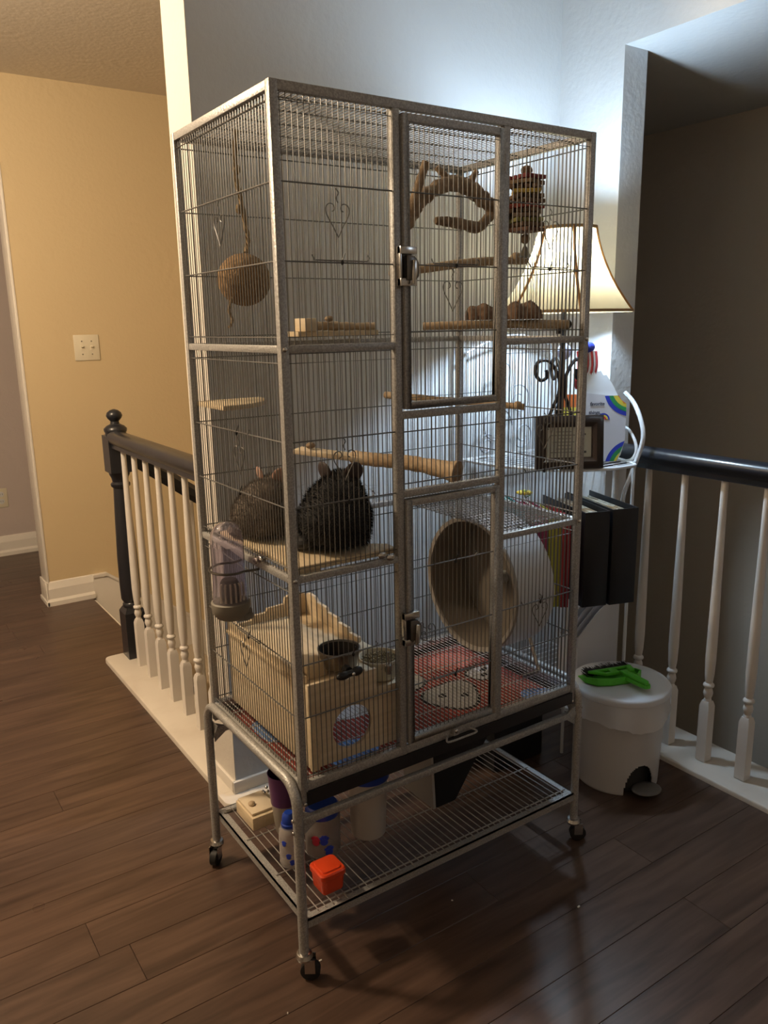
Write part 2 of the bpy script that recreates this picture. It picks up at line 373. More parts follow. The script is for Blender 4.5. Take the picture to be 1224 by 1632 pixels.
# lower flight handrail falling away behind the newel
lo = MB(); 
for dy, dz in ((0, 0),):
    pts = [(0.27, 1.93, 0.865), (0.31, 1.93, 0.835), (1.50, 1.93, -0.0575)]
    lo.tube(pts, 0.034, 8)
dr = thing('stair_handrail', 'dark sloping handrail descending the stairs behind the left newel', 'handrail', (0.9, 1.93, 0.4))
lo.build('handrail', M_DARKRAIL, dr)
for k in range(4):
    x = 0.52 + 0.25 * k; zt = 0.835 - (x - 0.31) * 0.75
    MB().tube([(x, 1.93, -0.19 * (int((x - 0.3) / .25) + 1)), (x, 1.93, zt)], 0.012, 8).build('baluster', M_BAL, dr)
rr = thing('stair_railing', 'black-topped white railing to the right of the trash can', 'railing', (1.406, -0.6, 0))
balusters(rr, 1.406, [0.414, 0.284] + [0.154 - 0.131 * k for k in range(0, 10)])
rail_profile(-2.2, 0.455, 1.406, 0.963).build('handrail', M_DARKRAIL, rr, angle=50)
MB().lathe([(.055, 0), (.055, -.008), (.045, -.014)], (1.425, 0.455, 0.925), 24, 'y').build('rosette', M_DARKRAIL, rr)

# ---------------- wall plates
sw = thing('light_switch', 'cream double toggle switch plate on the tan hall wall', 'light switch', (0.386, 2.84, 1.266))
MB().box(0.326, 0.446, 2.834, 2.8399, 1.205, 1.328).build('plate', M_CREAMP, sw, bevel=0.003)
for x in (0.363, 0.409):
    t = MB().box(x - .005, x + .005, 2.832, 2.835, 1.253, 1.279).obox((x, 2.829, 1.271), (.008, .012, .009), 0, ('X', -.5))
    t.build('toggle', M_CREAMP, sw)
    MB().lathe([(.003, 0), (.003, -.002)], (x, 2.834, 1.297), 8, 'y').lathe([(.003, 0), (.003, -.002)], (x, 2.834, 1.235), 8, 'y').build('screw', M_CHROME, sw)
ou = thing('wall_outlet', 'white duplex outlet low on the far taupe wall', 'outlet', (0.085, 4.0, 0.36))
MB().box(0.048, 0.12, 3.994, 3.9999, 0.30, 0.418).build('plate', M_CREAMP, ou, bevel=0.003)
for z in (0.338, 0.382):
    MB().lathe([(.016, 0), (.016, -.002)], (0.084, 3.994, z), 16, 'y').build('receptacle', M_WHITEP, ou)
    MB().box(.077, .079, 3.9915, 3.993, z - .004, z + .006).box(.089, .091, 3.9915, 3.993, z - .004, z + .006).build('slot', M_BLK, ou)

# ================================================================== THE CAGE
Wc, Dc, Hc = 0.790, 0.465, 1.75
P = 0.016
cage = thing('bird_cage', 'tall silver three-tier wire cage on a wheeled stand', 'cage', (Wc / 2, Dc / 2, 0))
def cbox(name, *a, m=M_CAGE, bevel=0.0015): return MB().box(*a).build(name, m, cage, bevel=bevel)
ZB = 0.432
for x in (0, Wc - P):
    for y in (0, Dc - P):
        cbox('corner_post', x, x + P, y, y + P, ZB - 0.03 if y == 0 else ZB - 0.03, Hc)
DPX = ((0.247, 0.263), (0.521, 0.537))
for a, b in DPX: cbox('door_post', a, b, 0, P, ZB, Hc - P)
TZ = [(Hc - P, Hc), (1.303, 1.317), (0.872, 0.886), (ZB, ZB + 0.020)]
for z0, z1 in TZ:
    if z0 in (1.303, 0.872):
        segs = ((P, 0.247), (0.537, Wc - P))
    else: segs = ((P, Wc - P),)
    for a, b in segs: cbox('front_bar', a, b, 0.001, P - 0.001, z0, z1)
    cbox('back_bar', P, Wc - P, Dc - P + .001, Dc - .001, z0, z1)
    cbox('side_bar', 0.001, P - .001, P, Dc - P, z0, z1); cbox('side_bar', Wc - P + .001, Wc - .001, P, Dc - P, z0, z1)
cbox('front_bar', 0.263, 0.521, 0.001, P - .001, 1.166, 1.181)
cbox('front_bar', 0.263, 0.521, 0.001, P - .001, 1.006, 1.021)
R = 0.0010
def vwire_mesh(h):
    me = MB().tube([(0, 0, 0), (0, 0, h)], R, 5)
    return me
SP = 0.0118
NIND = 0
def panel(axis, fixed, a0, a1, z0, z1, hz, individual, parent=None, name='wire_panel', end=0.004):
    """vertical wires between a0..a1 at plane fixed; horizontals at hz"""
    global NIND
    par = parent or cage
    mb = MB()
    def pt(a, z, d=0.0): return (a, fixed + d, z) if axis == 'x' else (fixed + d, a, z)
    if individual:
        lo_, hi_ = min(hz), max(hz)
        mb.tube([pt(a0 - end, lo_, -0.0022), pt(a1 + end, lo_, -0.0022), pt(a1 + end, hi_, -0.0022), pt(a0 - end, hi_, -0.0022)], 0.0015, 6, closed=True)
    else:
        for z in hz: mb.tube([pt(a0 - end, z, -0.0022), pt(a1 + end, z, -0.0022)], 0.0015, 6)
    n = max(2, round((a1 - a0) / SP)); xs = [lerp(a0, a1, (i + .5) / n) for i in range(n)]
    if individual:
        p = mb.build(name if parent is None else 'wire_border', M_WIRE, par)
        holder = p if parent is None else parent
        BASE[p.name] = BASE[cage.name]
        for z in hz:
            if lo_ < z < hi_: MB().tube([pt(a0 - end, z, -0.0022), pt(a1 + end, z, -0.0022)], 0.0015, 6).build('cross_wire', M_WIRE, holder)
        src = None
        for x in xs:
            if src is None:
                b = MB().tube([pt(0 if axis == 'x' else 0, 0), pt(0, z1 - z0)], R, 5)
                b.v = [(v[0] - (fixed if axis == 'y' else 0), v[1] - (fixed if axis == 'x' else 0), v[2]) for v in b.v]
                src = b.build('wire', M_WIRE, None); src.parent = holder
                src.location = Vector(pt(x, z0)) - BASE[cage.name]
            else: copy_to(src, holder, Vector(pt(x, z0)) - BASE[cage.name])
            NIND += 1
        return p
    for x in xs: mb.tube([pt(x, z0), pt(x, z1)], R, 5)
    return mb.build(name, M_WIRE, par, kind='stuff')
T1 = (1.72, 1.592, 1.461, 1.331); T2 = (1.285, 1.142, 1.018, 0.900); T3 = (0.852, 0.702, 0.590, 0.463)
YF = 0.008
for (a0, a1) in ((P, 0.247), (0.537, Wc - P)):
    panel('x', YF, a0, a1, 1.317, Hc - P, T1, True)
    panel('x', YF, a0, a1, 0.886, 1.303, T2, True)
    panel('x', YF, a0, a1, ZB + .02, 0.872, T3, True)
panel('x', YF, 0.263, 0.521, 1.021, 1.166, (1.14, 1.034), True)
def door(zb, zt, hz):
    f = MB(); a, b = 0.2655, 0.5185; t = 0.014; y0, y1 = -0.006, 0.010
    f.box(a, a + t, y0, y1, zb, zt).box(b - t, b, y0, y1, zb, zt).box(a + t, b - t, y0, y1, zb, zb + t).box(a + t, b - t, y0, y1, zt - t, zt)
    d = f.build('door', M_CAGE, cage, bevel=0.0015)
    BASE[d.name] = BASE[cage.name]
    panel('x', 0.002, a + t, b - t, zb + t, zt - t, hz, True, parent=d)
    h = MB()
    for z in (lerp(zb, zt, .12), lerp(zb, zt, .88)): MB().tube([(b + .002, -0.004, z - .018), (b + .002, -0.004, z + .018)], .004, 8).build('hinge', M_CAGE, d)
    return d
d1 = door(1.186, 1.727, (1.705, 1.592, 1.461, 1.335, 1.208))
d2 = door(0.457, 1.002, (0.985, 0.852, 0.702, 0.590, 0.478))
panel('y', YF, P, Dc - P, 1.317, Hc - P, T1, True)
panel('y', YF, P, Dc - P, 0.886, 1.303, T2, True)
panel('y', YF, P, Dc - P, ZB + .02, 0.872, T3, True)
for z0, z1, T in ((1.317, Hc - P, T1), (0.886, 1.303, T2), (ZB + .02, 0.872, T3)):
    panel('y', Wc - YF, P, Dc - P, z0, z1, T, False)
    panel('x', Dc - YF, P, Wc - P, z0, z1, T, False)
# top mesh, bottom mesh, inner mesh platform
mb = MB()
n = 66
for i in range(n):
    x = lerp(P, Wc - P, (i + .5) / n); mb.tube([(x, P, 1.737), (x, Dc - P, 1.737)], R, 5)
for y in (.06, .14, .232, .325, .41): mb.tube([(P, y, 1.7392), (Wc - P, y, 1.7392)], .0014, 5)
mb.build('roof_mesh', M_WIRE, cage, kind='stuff')
mb = MB(); n = 64
for i in range(n):
    x = lerp(P, Wc - P, (i + .5) / n); mb.tube([(x, P, 0.4535), (x, Dc - P, 0.4535)], .0012, 5)
for y in (.02, .10, .19, .28, .37, .444): mb.tube([(P, y, 0.4510), (Wc - P, y, 0.4510)], .0015, 5)
mb.build('floor_mesh', mat('bright_wire', (0.55, 0.55, 0.54), .35, .4), cage, kind='stuff')
mb = MB()
for i in range(24):
    x = lerp(.548, Wc - P - .002, i / 23); mb.tube([(x, .022, .889), (x, Dc - .02, .889)], .0012, 5)
for i in range(22):
    y = lerp(.022, Dc - .02, i / 21); mb.tube([(.548, y, .8865), (Wc - P - .002, y, .8865)], .0012, 5)
mb.tube([(.60, .022, .889), (.60, .010, .889), (.60, .004, .882), (.60, .004, .872)], .0018, 6)
mb.build('mesh_platform', M_WIRE, cage, kind='stuff')
# heart ornaments and feeder latches on the cage front
def heart(c, s=0.03, plane='x', rot=0.0):
    pts = []
    for sgn in (1, -1):
        seq = [(0, -1.35), (.45, -.55), (.95, .25), (1.0, .75), (.72, 1.02), (.36, .95), (.28, .62), (.5, .48)]
        q = bez([(sgn * a * s, 0, b * s) for a, b in seq], 5)
        pts.append(q)
    hook = bez([(-.15 * s, 0, 2.1 * s), (.12 * s, 0, 1.8 * s), (-.1 * s, 0, 1.45 * s), (0.05 * s, 0, 1.1 * s)], 4)
    pts.append(hook)
    m_ = MB()
    for q in pts:
        w_ = []
        for p in q:
            x, z = p.x * cos(rot) - p.z * sin(rot), p.x * sin(rot) + p.z * cos(rot)
            w_.append((c[0] + x, c[1], c[2] + z) if plane == 'x' else (c[0], c[1] + x, c[2] + z))
        m_.tube(w_, .0011, 5)
    m_.build('heart_ornament', M_WIRE, cage)
for c in ((.124, -.002, 1.536), (.381, -.010, 1.406), (.655, -.002, 1.534), (.124, -.002, 1.093), (.655, -.002, 1.10), (.655, -.002, .672)): heart(c, .024)
heart((.32, -.010, .70), .020, rot=.6)
for c in ((-.002, .232, 1.536), (-.002, .202, 1.09), (-.002, .232, .655)): heart(c, .024, 'y')
def feeder_rods(x, z, axis='x', f=-0.0025):
    m_ = MB(); 
    pa = [(x - .055, z + .003), (x + .055, z + .003), (x + .06, z + .009), (x + .055, z + .014)]
    pb = [(x - .062, z + .012), (x - .057, z + .003)]
    for q in (pa, pb):
        m_.tube([(a, f, b) if axis == 'x' else (f, a, b) for a, b in q], .0013, 5)
    m_.build('feeder_door_rod', M_WIRE, cage)
    z_ = MB(); c = (x, f, z) if axis == 'x' else (f, x, z)
    z_.ell((c[0], c[1] - .001, c[2]), (.003, .003, .005), 8, 6)
    e = (c[0] + .004, c[1] - .004, c[2] + .016); z_.tube([c, e], .0011, 5)
    z_.build('zip_tie', M_BLK, cage)
for x in (.13, .655):
    for z in (1.461, 1.018, .702): feeder_rods(x, z)
for z in (1.461, .852, .590): feeder_rods(.39, z, 'x', -.0095)
for z in (1.142, 1.018, .702): feeder_rods(.21, z, 'y', -.0025)
# latches
def latch(zc):
    r_ = MB().box(.251, .283, -.0085, -.006, zc - .036, zc + .036).build('latch', mat('dark_nickel', (.16, .155, .15), .3, .9), cage, bevel=.001)
    MB().box(.2495, .2535, -.016, -.002, zc - .036, zc + .036).box(.2495, .287, -.018, -.006, zc + .022, zc + .036).box(.2495, .287, -.018, -.006, zc - .036, zc - .022).build('bracket', M_CHROME, r_, bevel=.001)
    pr = [(0.262, zc + .02), (.281, zc + .018), (.290, zc + .006), (.290, zc - .018), (.282, zc - .026), (.262, zc - .026)]
    MB().prism(pr, -.022, -.010, 'xz').build('cover', mat('dark_nickel', (.16, .155, .15), .3, .9), r_, bevel=.002)
    MB().prism([(.272, zc + .012), (.281, zc + .010), (.281, zc - .012), (.275, zc - .034), (.269, zc - .034), (.270, zc - .01)], -.029, -.022, 'xz').build('lever', M_CHROME, r_, bevel=.002)
latch(1.457); latch(0.728)
# drawer pull on the bottom rail
MB().tube(bez([(.372, -.004, .441), (.360, -.022, .439), (.405, -.024, .4385), (.444, -.022, .439), (.436, -.004, .443)], 5), .0024, 6).box(.388, .402, -.008, 0, .438, .456).build('tray_handle', M_CAGE, cage)
MB().ell((.395, -.009, .449), (.005, .003, .005), 10, 6).build('bolt', M_CHROME, cage)
for x in (P / 2, Wc - P / 2):
    for z in (1.310, .879, .405): MB().ell((x, -.001, z), (.005, .003, .005), 10, 6).build('bolt', M_CHROME, cage)
# slide-out tray
tr = MB().box(.012, .778, .004, .458, .408, .412).box(.012, .778, -.003, .004, .402, .4315).box(.012, .016, .004, .458, .408, .430).box(.774, .778, .004, .458, .408, .430).box(.012, .778, .454, .458, .408, .430)
tr.build('tray', M_TRAY, cage)
# stand: inverted-U tubes at both sides, rails, gussets, shelf, casters
for xs_, sg in ((-.0115, 1), (Wc + .0115, -1)):
    r = .05; zt = .452; yA, yB = -.002, Dc + .002; path = [(xs_, yA, .060), (xs_, yA, zt - r)]
    path += [(xs_, yA + r - r * cos(a), zt - r + r * sin(a)) for a in [pi / 2 * k / 7 for k in range(1, 8)]]
    path += [(xs_, yB - r + r * sin(a), zt - r + r * cos(a)) for a in [pi / 2 * k / 7 for k in range(0, 8)]]
    path += [(xs_, yB, .060)]
    MB().tube(path, .0108, 8).build('stand_frame', M_CAGE, cage, angle=60)
    for y, yo in ((yA, 1), (yB, -1)):
        MB().prism([(y - .001 * yo, .395), (y + .034 * yo, .395), (y + .02 * yo, .372), (y - .001 * yo, .345)], xs_ + sg * .0095, xs_ + sg * .012, 'yz').build('gusset', M_CAGE, cage)
    for zz in (.38, .352): MB().ell((xs_ - sg * .012, yA, zz), (.003, .004, .004), 8, 6).build('bolt', M_CHROME, cage)
for y0 in (-.006, Dc - .008):
    MB().box(-.002, Wc + .002, y0, y0 + .014, .362, .378).build('stand_rail', M_CAGE, cage, bevel=.002)
    for xa, xb in ((0, .05), (Wc, Wc - .05)):
        MB().prism([(xa, .340), (xa, .392), (xb * .6 + xa * .4, .378), (xb, .362), (xb * .6 + xa * .4, .362)], y0 + .002, y0 + .005, 'xz').build('gusset', M_CAGE, cage)
for a in ((-.002, Wc + .002, -.008, .010), (-.002, Wc + .002, Dc - .010, Dc + .008)): MB().box(a[0], a[1], a[2], a[3], .139, .143).box(a[0], a[1], a[2] if a[2] < 0 else a[3] - .003, (a[2] + .003) if a[2] < 0 else a[3], .122, .143).build('shelf_rail', M_CAGE, cage)
for xa in (-.004, Wc - .014): MB().box(xa, xa + .018, .010, Dc - .010, .139, .143).box(xa if xa < 0 else xa + .015, (xa + .003) if xa < 0 else xa + .018, .010, Dc - .01, .122, .143).build('shelf_rail', M_CAGE, cage)
M_SW = mat('shelf_wire', (.40, .39, .37), .35, .5)
for i in range(42):
    x = lerp(.028, Wc - .028, i / 41)
    MB().tube([(x, .002, .1475), (x, Dc - .002, .1475)], .0013, 6).build('shelf_wire', M_SW, cage)
mb = MB()
for y in (.018, .155, .31, Dc - .018): mb.tube([(.006, y, .1445), (Wc - .006, y, .1445)], .0018, 6)
for x in (.10, .28, .46, .64): mb.tube([(x, -.002, .1445), (x, .02, .1445)], .0018, 6)
mb.build('shelf_cross_wire', M_SW, cage)
for x in (-.0115, Wc + .0115):
    for y, a in ((-.002, .6), (Dc + .002, 2.4)):
        c = MB().lathe([(.009, .066), (.016, .064), (.019, .056), (.017, .050), (.008, .049)], (x, y, 0), 16)
        ca, sa = cos(a), sin(a)
        o = c.build('caster', M_CHROME, cage)
        BASE[o.name] = BASE[cage.name]
        ox, oy = x + .012 * ca, y - .012 * sa
        f = MB()
        for s_ in (-1, 1):
            f.obox((ox + s_ * .012 * sa, oy + s_ * .012 * ca, .037), (.022, .002, .032), -a)
        f.build('fork', M_CHROME, o)
        wv = MB(); ring = []
        c0 = Vector((ox, oy, .0215)); ax = Vector((sa, ca, 0))
        wv.tube([c0 - ax * .010, c0 - ax * .008, c0 + ax * .008, c0 + ax * .010], [.018, .0212, .0212, .018], 20); wv.build('wheel', M_RUB, o)

# ================================================================== CAGE CONTENTS
# printed liner on the tray
ln = thing('tray_liner', 'red printed fabric liner under the cage floor wires', 'liner', (.4, .23, .413))
MB().box(.02, .77, .008, .45, .4125, .416).build('cloth', mat('red_cloth', (.36, .06, .04), .9, col2=(.26, .04, .03), nscale=30), ln)
def patch(poly, m, z, nm='print_patch'):
    MB().prism(poly, z, z + .0008).build(nm, m, ln)
def blob(cx, cy, rx, ry, rot=0, n=20, wob=.12, seed=1):
    g = random.Random(seed); ph = g.random() * 6
    return [(cx + (rx * cos(a) * cos(rot) - ry * sin(a) * sin(rot)) * (1 + wob * sin(3 * a + ph)), cy + (rx * cos(a) * sin(rot) + ry * sin(a) * cos(rot)) * (1 + wob * sin(3 * a + ph))) for a in [2 * pi * k / n for k in range(n)]]
G = mat('print_grey', (.38, .37, .34), .9); SA = mat('print_salmon', (.62, .17, .13), .9); BL = mat('print_blue', (.16, .30, .60), .9); BK = mat('print_black', (.02, .02, .02), .9); WT = mat('print_white', (.65, .66, .68), .9)
patch(blob(.545, .19, .085, .075, .5, seed=4), BK, .4162); patch(blob(.545, .19, .077, .067, .5, seed=4), G, .4171)
patch(blob(.49, .32, .07, .05, .9, seed=2), BK, .4162); patch(blob(.49, .32, .063, .044, .9, seed=2), G, .4171)
patch(blob(.67, .36, .065, .055, .3, wob=.04, seed=6), SA, .4162)
patch(blob(.70, .25, .06, .04, .2, seed=8), BK, .4162); patch(blob(.70, .25, .054, .033, .2, seed=8), WT, .4171)
patch(blob(.72, .06, .05, .04, .2, seed=9), BL, .4162); patch(blob(.18, .10, .07, .06, .2, seed=3), BL, .4162); patch(blob(.09, .30, .05, .06, 0, seed=13), BL, .4162)
patch(blob(.30, .28, .06, .05, .2, seed=5), WT, .4162)
for x, y in ((.52, .20), (.57, .17)): patch(blob(x, y, .013, .010, .4, seed=1), BK, .418)
for x, y in ((.71, .26), (.69, .235)): patch(blob(x, y, .016, .008, .4, seed=1), BK, .418)

# wooden hideout house
hs = thing('hideout_house', 'pale wooden hideout house with a round door in the cage corner', 'pet house', (.15, .23, .455))
hx0, hx1, hy0, hy1, hz0, hz1 = .042, .258, .030, .430, .456, .640
n = 32; cx, cz, rr_ = .143, .524, .048
inner = [(cx + rr_ * cos(2 * pi * k / n), cz + rr_ * sin(2 * pi * k / n)) for k in range(n)]
outer = []
for k in range(n):
    a = 2 * pi * k / n; dx, dz = cos(a), sin(a)
    t = min([(hx1 - cx) / dx if dx > 1e-6 else 9, (hx0 - cx) / dx if dx < -1e-6 else 9, (hz1 - .052 - cz) / dz if dz > 1e-6 else 9, (hz0 - cz) / dz if dz < -1e-6 else 9])
    outer.append((cx + dx * t, cz + dz * t))
# snap nearest points to the corners
for qx in (hx0, hx1):
    for qz in (hz0, hz1 - .052):
        i = min(range(n), key=lambda j: (outer[j][0] - qx) ** 2 + (outer[j][1] - qz) ** 2); outer[i] = (qx, qz)
MB().ring_plate(outer, inner, hy0, hy0 + .009, 'xz').build('front_wall', M_PINE, hs)
MB().box(hx0, hx0 + .009, hy0 + .009, hy1, hz0, hz1 - .008).build('side_wall', M_PINE, hs, bevel=.001)
MB().prism([(hy0 + .009, hz0), (hy0 + .06, hz0), (hy0 + .075, .57), (.20, .60), (.33, .57), (.35, hz0), (hy1, hz0), (hy1, hz1 - .008), (.128, hz1 - .008), (.128, .588), (hy0 + .009, .588)], hx1 - .009, hx1, 'yz').build('side_wall', M_PINE, hs)
MB().prism([(hx0 - .006, hy0 - .004), (.198, hy0 - .004), (.198, .128), (hx1 + .006, .128), (hx1 + .006, hy1 + .004), (hx0 - .006, hy1 + .004)], hz1 - .008, hz1).build('roof', M_PINEX, hs, bevel=.001)
MB().box(.196, hx1 + .004, hy0 - .004, .128, .588, .5955).build('bowl_ledge', M_PINEX, hs, bevel=.001)
MB().box(.190, .198, hy0 + .009, .128, .596, .632).build('ledge_riser', M_PINE, hs)
# notched fascia at the front
fx = [(hx0 - .008, .584), (hx1 + .004, .584), (hx1 + .004, .600), (.198, .600), (.198, .646), (.170, .646), (.170, .651), (.148, .651), (.148, .640), (.118, .640), (.118, .651), (hx0 - .008, .651)]
MB().prism(fx, hy0 - .013, hy0 - .0045, 'xz').build('fascia', M_PINE, hs, bevel=.0008)
MB().box(hx0 - .004, hx0 + .016, hy0 - .010, hy0, .456, .583).build('corner_trim', M_PINEX, hs, bevel=.002)
# stepped fences on the roof
fz = [(.17, .640), (.17, .652), (.21, .652), (.215, .662), (.26, .662), (.265, .672), (.31, .672), (.318, .682), (.36, .684), (.372, .694), (.405, .696), (.425, .684), (hy1, .640)]
MB().prism(fz, hx1 - .008, hx1, 'yz').build('fence', M_PINE, hs)
fz = [(.05, .640), (.05, .656), (.12, .654), (.16, .660), (.20, .656), (.24, .658), (.26, .664), (.30, .660), (.33, .668), (.37, .664), (.40, .668), (hy1, .664), (hy1, .640)]
MB().prism(fz, hx0, hx0 + .008, 'yz').build('fence', M_PINE, hs)
MB().prism([(hx0 + .008, .640), (hx0 + .008, .650), (.10, .650), (.105, .662), (.14, .662), (.145, .672), (.19, .674), (.195, .690), (.225, .700), (hx1 - .008, .690), (hx1 - .008, .640)], hy1 - .008, hy1, 'xz').build('fence', M_PINE, hs)
MB().box(.056, .105, .06, .12, .6403, .672).build('step_block', M_PINEX, hs, bevel=.002)

# bowls
def bowl(base, r, h, m_, name, label, fill=None):
    b_ = thing(name, label, 'bowl', base)
    MB().lathe([(.001, .002), (r * .78, 0), (r * .86, .003), (r, h), (r * 1.04, h), (r * 1.04, h - .0025), (r * .97, h - .001), (r * .82, .007), (.001, .006)], base, 32, closed_ends=False).build('dish', m_, b_, angle=50)
    return b_
b1 = bowl((.137, .066, .6515), .044, .040, M_STEEL, 'feeding_bowl', 'dark empty steel bowl clamped to the front wires above the wooden house')
MB().lathe([(.001, .0105), (.034, .0105), (.0405, .037), (.0395, .037), (.033, .0115), (.001, .0115)], (.137, .066, .6515), 32, closed_ends=False).build('inner_cup', mat('black_enamel', (.02, .018, .016), .35), b1)
kn = MB()
kn.tube([(.118, .012, .668), (.118, -.004, .668)], .009, 12); kn.build('clamp', M_BLK, b1)
kb = MB().ell((.100, -.012, .666), (.017, .008, .0085), 14, 8).ell((.132, -.012, .668), (.014, .008, .010), 14, 8).tube([(.09, -.012, .667), (.14, -.012, .667)], .007, 8)
kb.build('knob', M_BLK, b1, label='black wing knob'); MB().ell((.119, -.021, .668), (.004, .003, .004), 8, 6).build('screw', M_CHROME, b1)
b2 = bowl((.243, .074, .5965), .044, .047, M_CREAMP, 'feeding_bowl', 'cream bowl of hay pellets beside the dark steel bowl')
MB().lathe([(.020, .5575), (.022, .559), (.022, .563), (.018, .564)], (.285, .075, 0), 24).build('side_disc', M_CREAMP, hs)
hay = MB(); g = random.Random(5)
for i in range(420):
    a = g.random() * 2 * pi; rad = .040 * math.sqrt(g.random()); z = .632 + .008 * (1 - (rad / .04) ** 2) + g.uniform(-.004, .005)
    th = g.random() * pi; l = g.uniform(.004, .010); dx, dy, dz = cos(th) * l, sin(th) * l, g.uniform(-.3, .3) * l
    x, y = .243 + rad * cos(a), .074 + rad * sin(a)
    hay.tube([(x - dx / 2, y - dy / 2, z - dz / 2), (x + dx / 2, y + dy / 2, z + dz / 2)], .0011, 4)
hay.build('hay_pellets', mat('hay', (.36, .29, .16), .9, col2=(.16, .12, .06), nscale=200), b2, kind='stuff', smooth=False)
MB().tube([(.232, .022, .672), (.232, .020, .640)], .0022, 6).lathe([(.005, .622), (.008, .630), (.008, .642), (.004, .645)], (.232, .022, 0), 12).build('clip', M_CHROME, b2)

# running wheel
whl = thing('running_wheel', 'large round exercise wheel with tan inside in the lower right tier', 'exercise wheel', (.68, .205, .455))
wc = (0, .205, .698); R0 = .170
MW = mat('wheel_white_plastic', (.60, .62, .64), .28); MI = mat('wheel_tan_liner', (.20, .172, .14), .7, col2=(.175, .15, .12), nscale=5, bump=.1)
MB().lathe([(R0, .612), (R0 + .003, .613), (R0 + .003, .738), (R0, .740), (R0 - .002, .738), (R0 - .002, .613), (R0, .612)], wc, 72, 'x', closed_ends=False).build('drum', MW, whl, angle=40)
MB().lathe([(R0 - .0025, .618), (R0 - .0045, .618), (R0 - .0045, .732), (R0 - .0025, .732)], wc, 72, 'x', closed_ends=False).build('track', MI, whl)
MB().lathe([(R0 - .003, .733), (R0 - .003, .737)], wc, 72, 'x').build('back_disc', MI, whl)
MB().lathe([(R0 + .004, .609), (R0 + .005, .611), (R0 + .005, .617), (R0 - .006, .617), (R0 - .006, .611), (R0 + .004, .609)], wc, 72, 'x', closed_ends=False).build('rim', mat('wheel_rim', (.33, .30, .26), .5), whl)
MB().lathe([(.016, .700), (.016, .733)], wc, 20, 'x').build('hub', MW, whl)
MB().tube([(.766, .205, .698), (.742, .205, .698)], .008, 10).tube([(.760, .205, .698), (.760, .10, .460)], .005, 8).tube([(.760, .205, .698), (.760, .31, .460)], .005, 8).tube([(.70, .10, .4605), (.766, .10, .4605)], .005, 8).tube([(.70, .31, .4605), (.766, .31, .4605)], .005, 8).build('stand', M_CHROME, whl)

# perches and ledges
def stick(name, label, pts, r, m_=M_PERCH, cat='perch', n=10, wob=.10, seed=1, endm=None, parent=None):
    path = bez(pts, 7); g = random.Random(seed)
    rs = r if isinstance(r, (list, tuple)) else [r] * len(pts)
    R_ = []
    for i in range(len(path)):
        t = i / (len(path) - 1) * (len(pts) - 1); k = min(int(t), len(pts) - 2); R_.append(lerp(rs[k], rs[k + 1], t - k) * (1 + g.uniform(-wob, wob)))
    mb = MB().tube(path, R_, n)
    if parent: return mb.build(name, m_, parent, angle=60)
    o = thing(name, label, cat, pts[0]); mb.build('stick', m_, o, angle=60); return o
p1 = stick('perch', 'straight brown perch crossing the top tier behind the upper latch', [(.775, .20, 1.497), (.60, .22, 1.487), (.42, .265, 1.461)], [.0095, .0105, .0095], M_PERCH, seed=2)
MB().ell((.747, .20, 1.503), (.016, .013, .012), 12, 8).build('knot', M_PERCH, p1)
MB().lathe([(.010, 0), (.010, .003)], (.7755, .20, 1.497), 12, 'x').build('washer', M_CHROME, p1)
p2 = stick('perch', 'thick low perch under the cork tunnel in the top right tier', [(.773, .048, 1.343), (.63, .13, 1.346), (.49, .235, 1.345)], [.011, .0105, .009], M_PERCH, seed=3)
MB().lathe([(.011, 0), (.011, .003)], (.769, .048, 1.343), 12, 'x').tube([(.755, .06, 1.333), (.755, .06, 1.322)], .007, 8).build('bolt', M_BLK, p2)
p3 = stick('perch', 'thin perch just below the upper door, pointing out from the back wires', [(.528, .452, 1.171), (.60, .30, 1.163), (.700, .115, 1.152)], [.009, .008, .008], M_PERCH, seed=5)
MB().ell((.69, .125, 1.156), (.011, .011, .010), 10, 8).build('knot', M_PERCH, p3)
# forked branch
fb = thing('forked_branch', 'rough forked branch arching under the cage roof', 'branch', (.42, .2, 1.56))
stick('stem', '', [(.405, .21, 1.545), (.425, .20, 1.57), (.455, .20, 1.610), (.50, .20, 1.640), (.55, .20, 1.656), (.60, .20, 1.648), (.65, .20, 1.622), (.70, .20, 1.600), (.742, .21, 1.592)], [.015, .017, .016, .016, .019, .019, .017, .018, .012], M_BRANCH, parent=fb, wob=.14)
stick('twig', '', [(.432, .20, 1.578), (.442, .19, 1.63), (.464, .185, 1.69)], [.012, .010, .009], M_BRANCH, parent=fb, seed=2)
stick('twig', '', [(.410, .205, 1.555), (.412, .21, 1.60), (.42, .215, 1.63)], [.011, .010, .006], M_BRANCH, parent=fb, seed=9)
stick('twig', '', [(.56, .20, 1.655), (.530, .205, 1.672), (.512, .21, 1.688)], [.011, .008, .006], M_BRANCH, parent=fb, seed=3)
stick('twig', '', [(.60, .20, 1.655), (.604, .195, 1.672), (.612, .19, 1.686)], [.010, .008, .006], M_BRANCH, parent=fb, seed=7)
stick('twig', '', [(.680, .20, 1.608), (.655, .20, 1.588), (.625, .20, 1.566), (.575, .20, 1.571), (.525, .20, 1.574), (.500, .20, 1.574)], [.013, .011, .013, .012, .011, .007], M_BRANCH, parent=fb, seed=4)
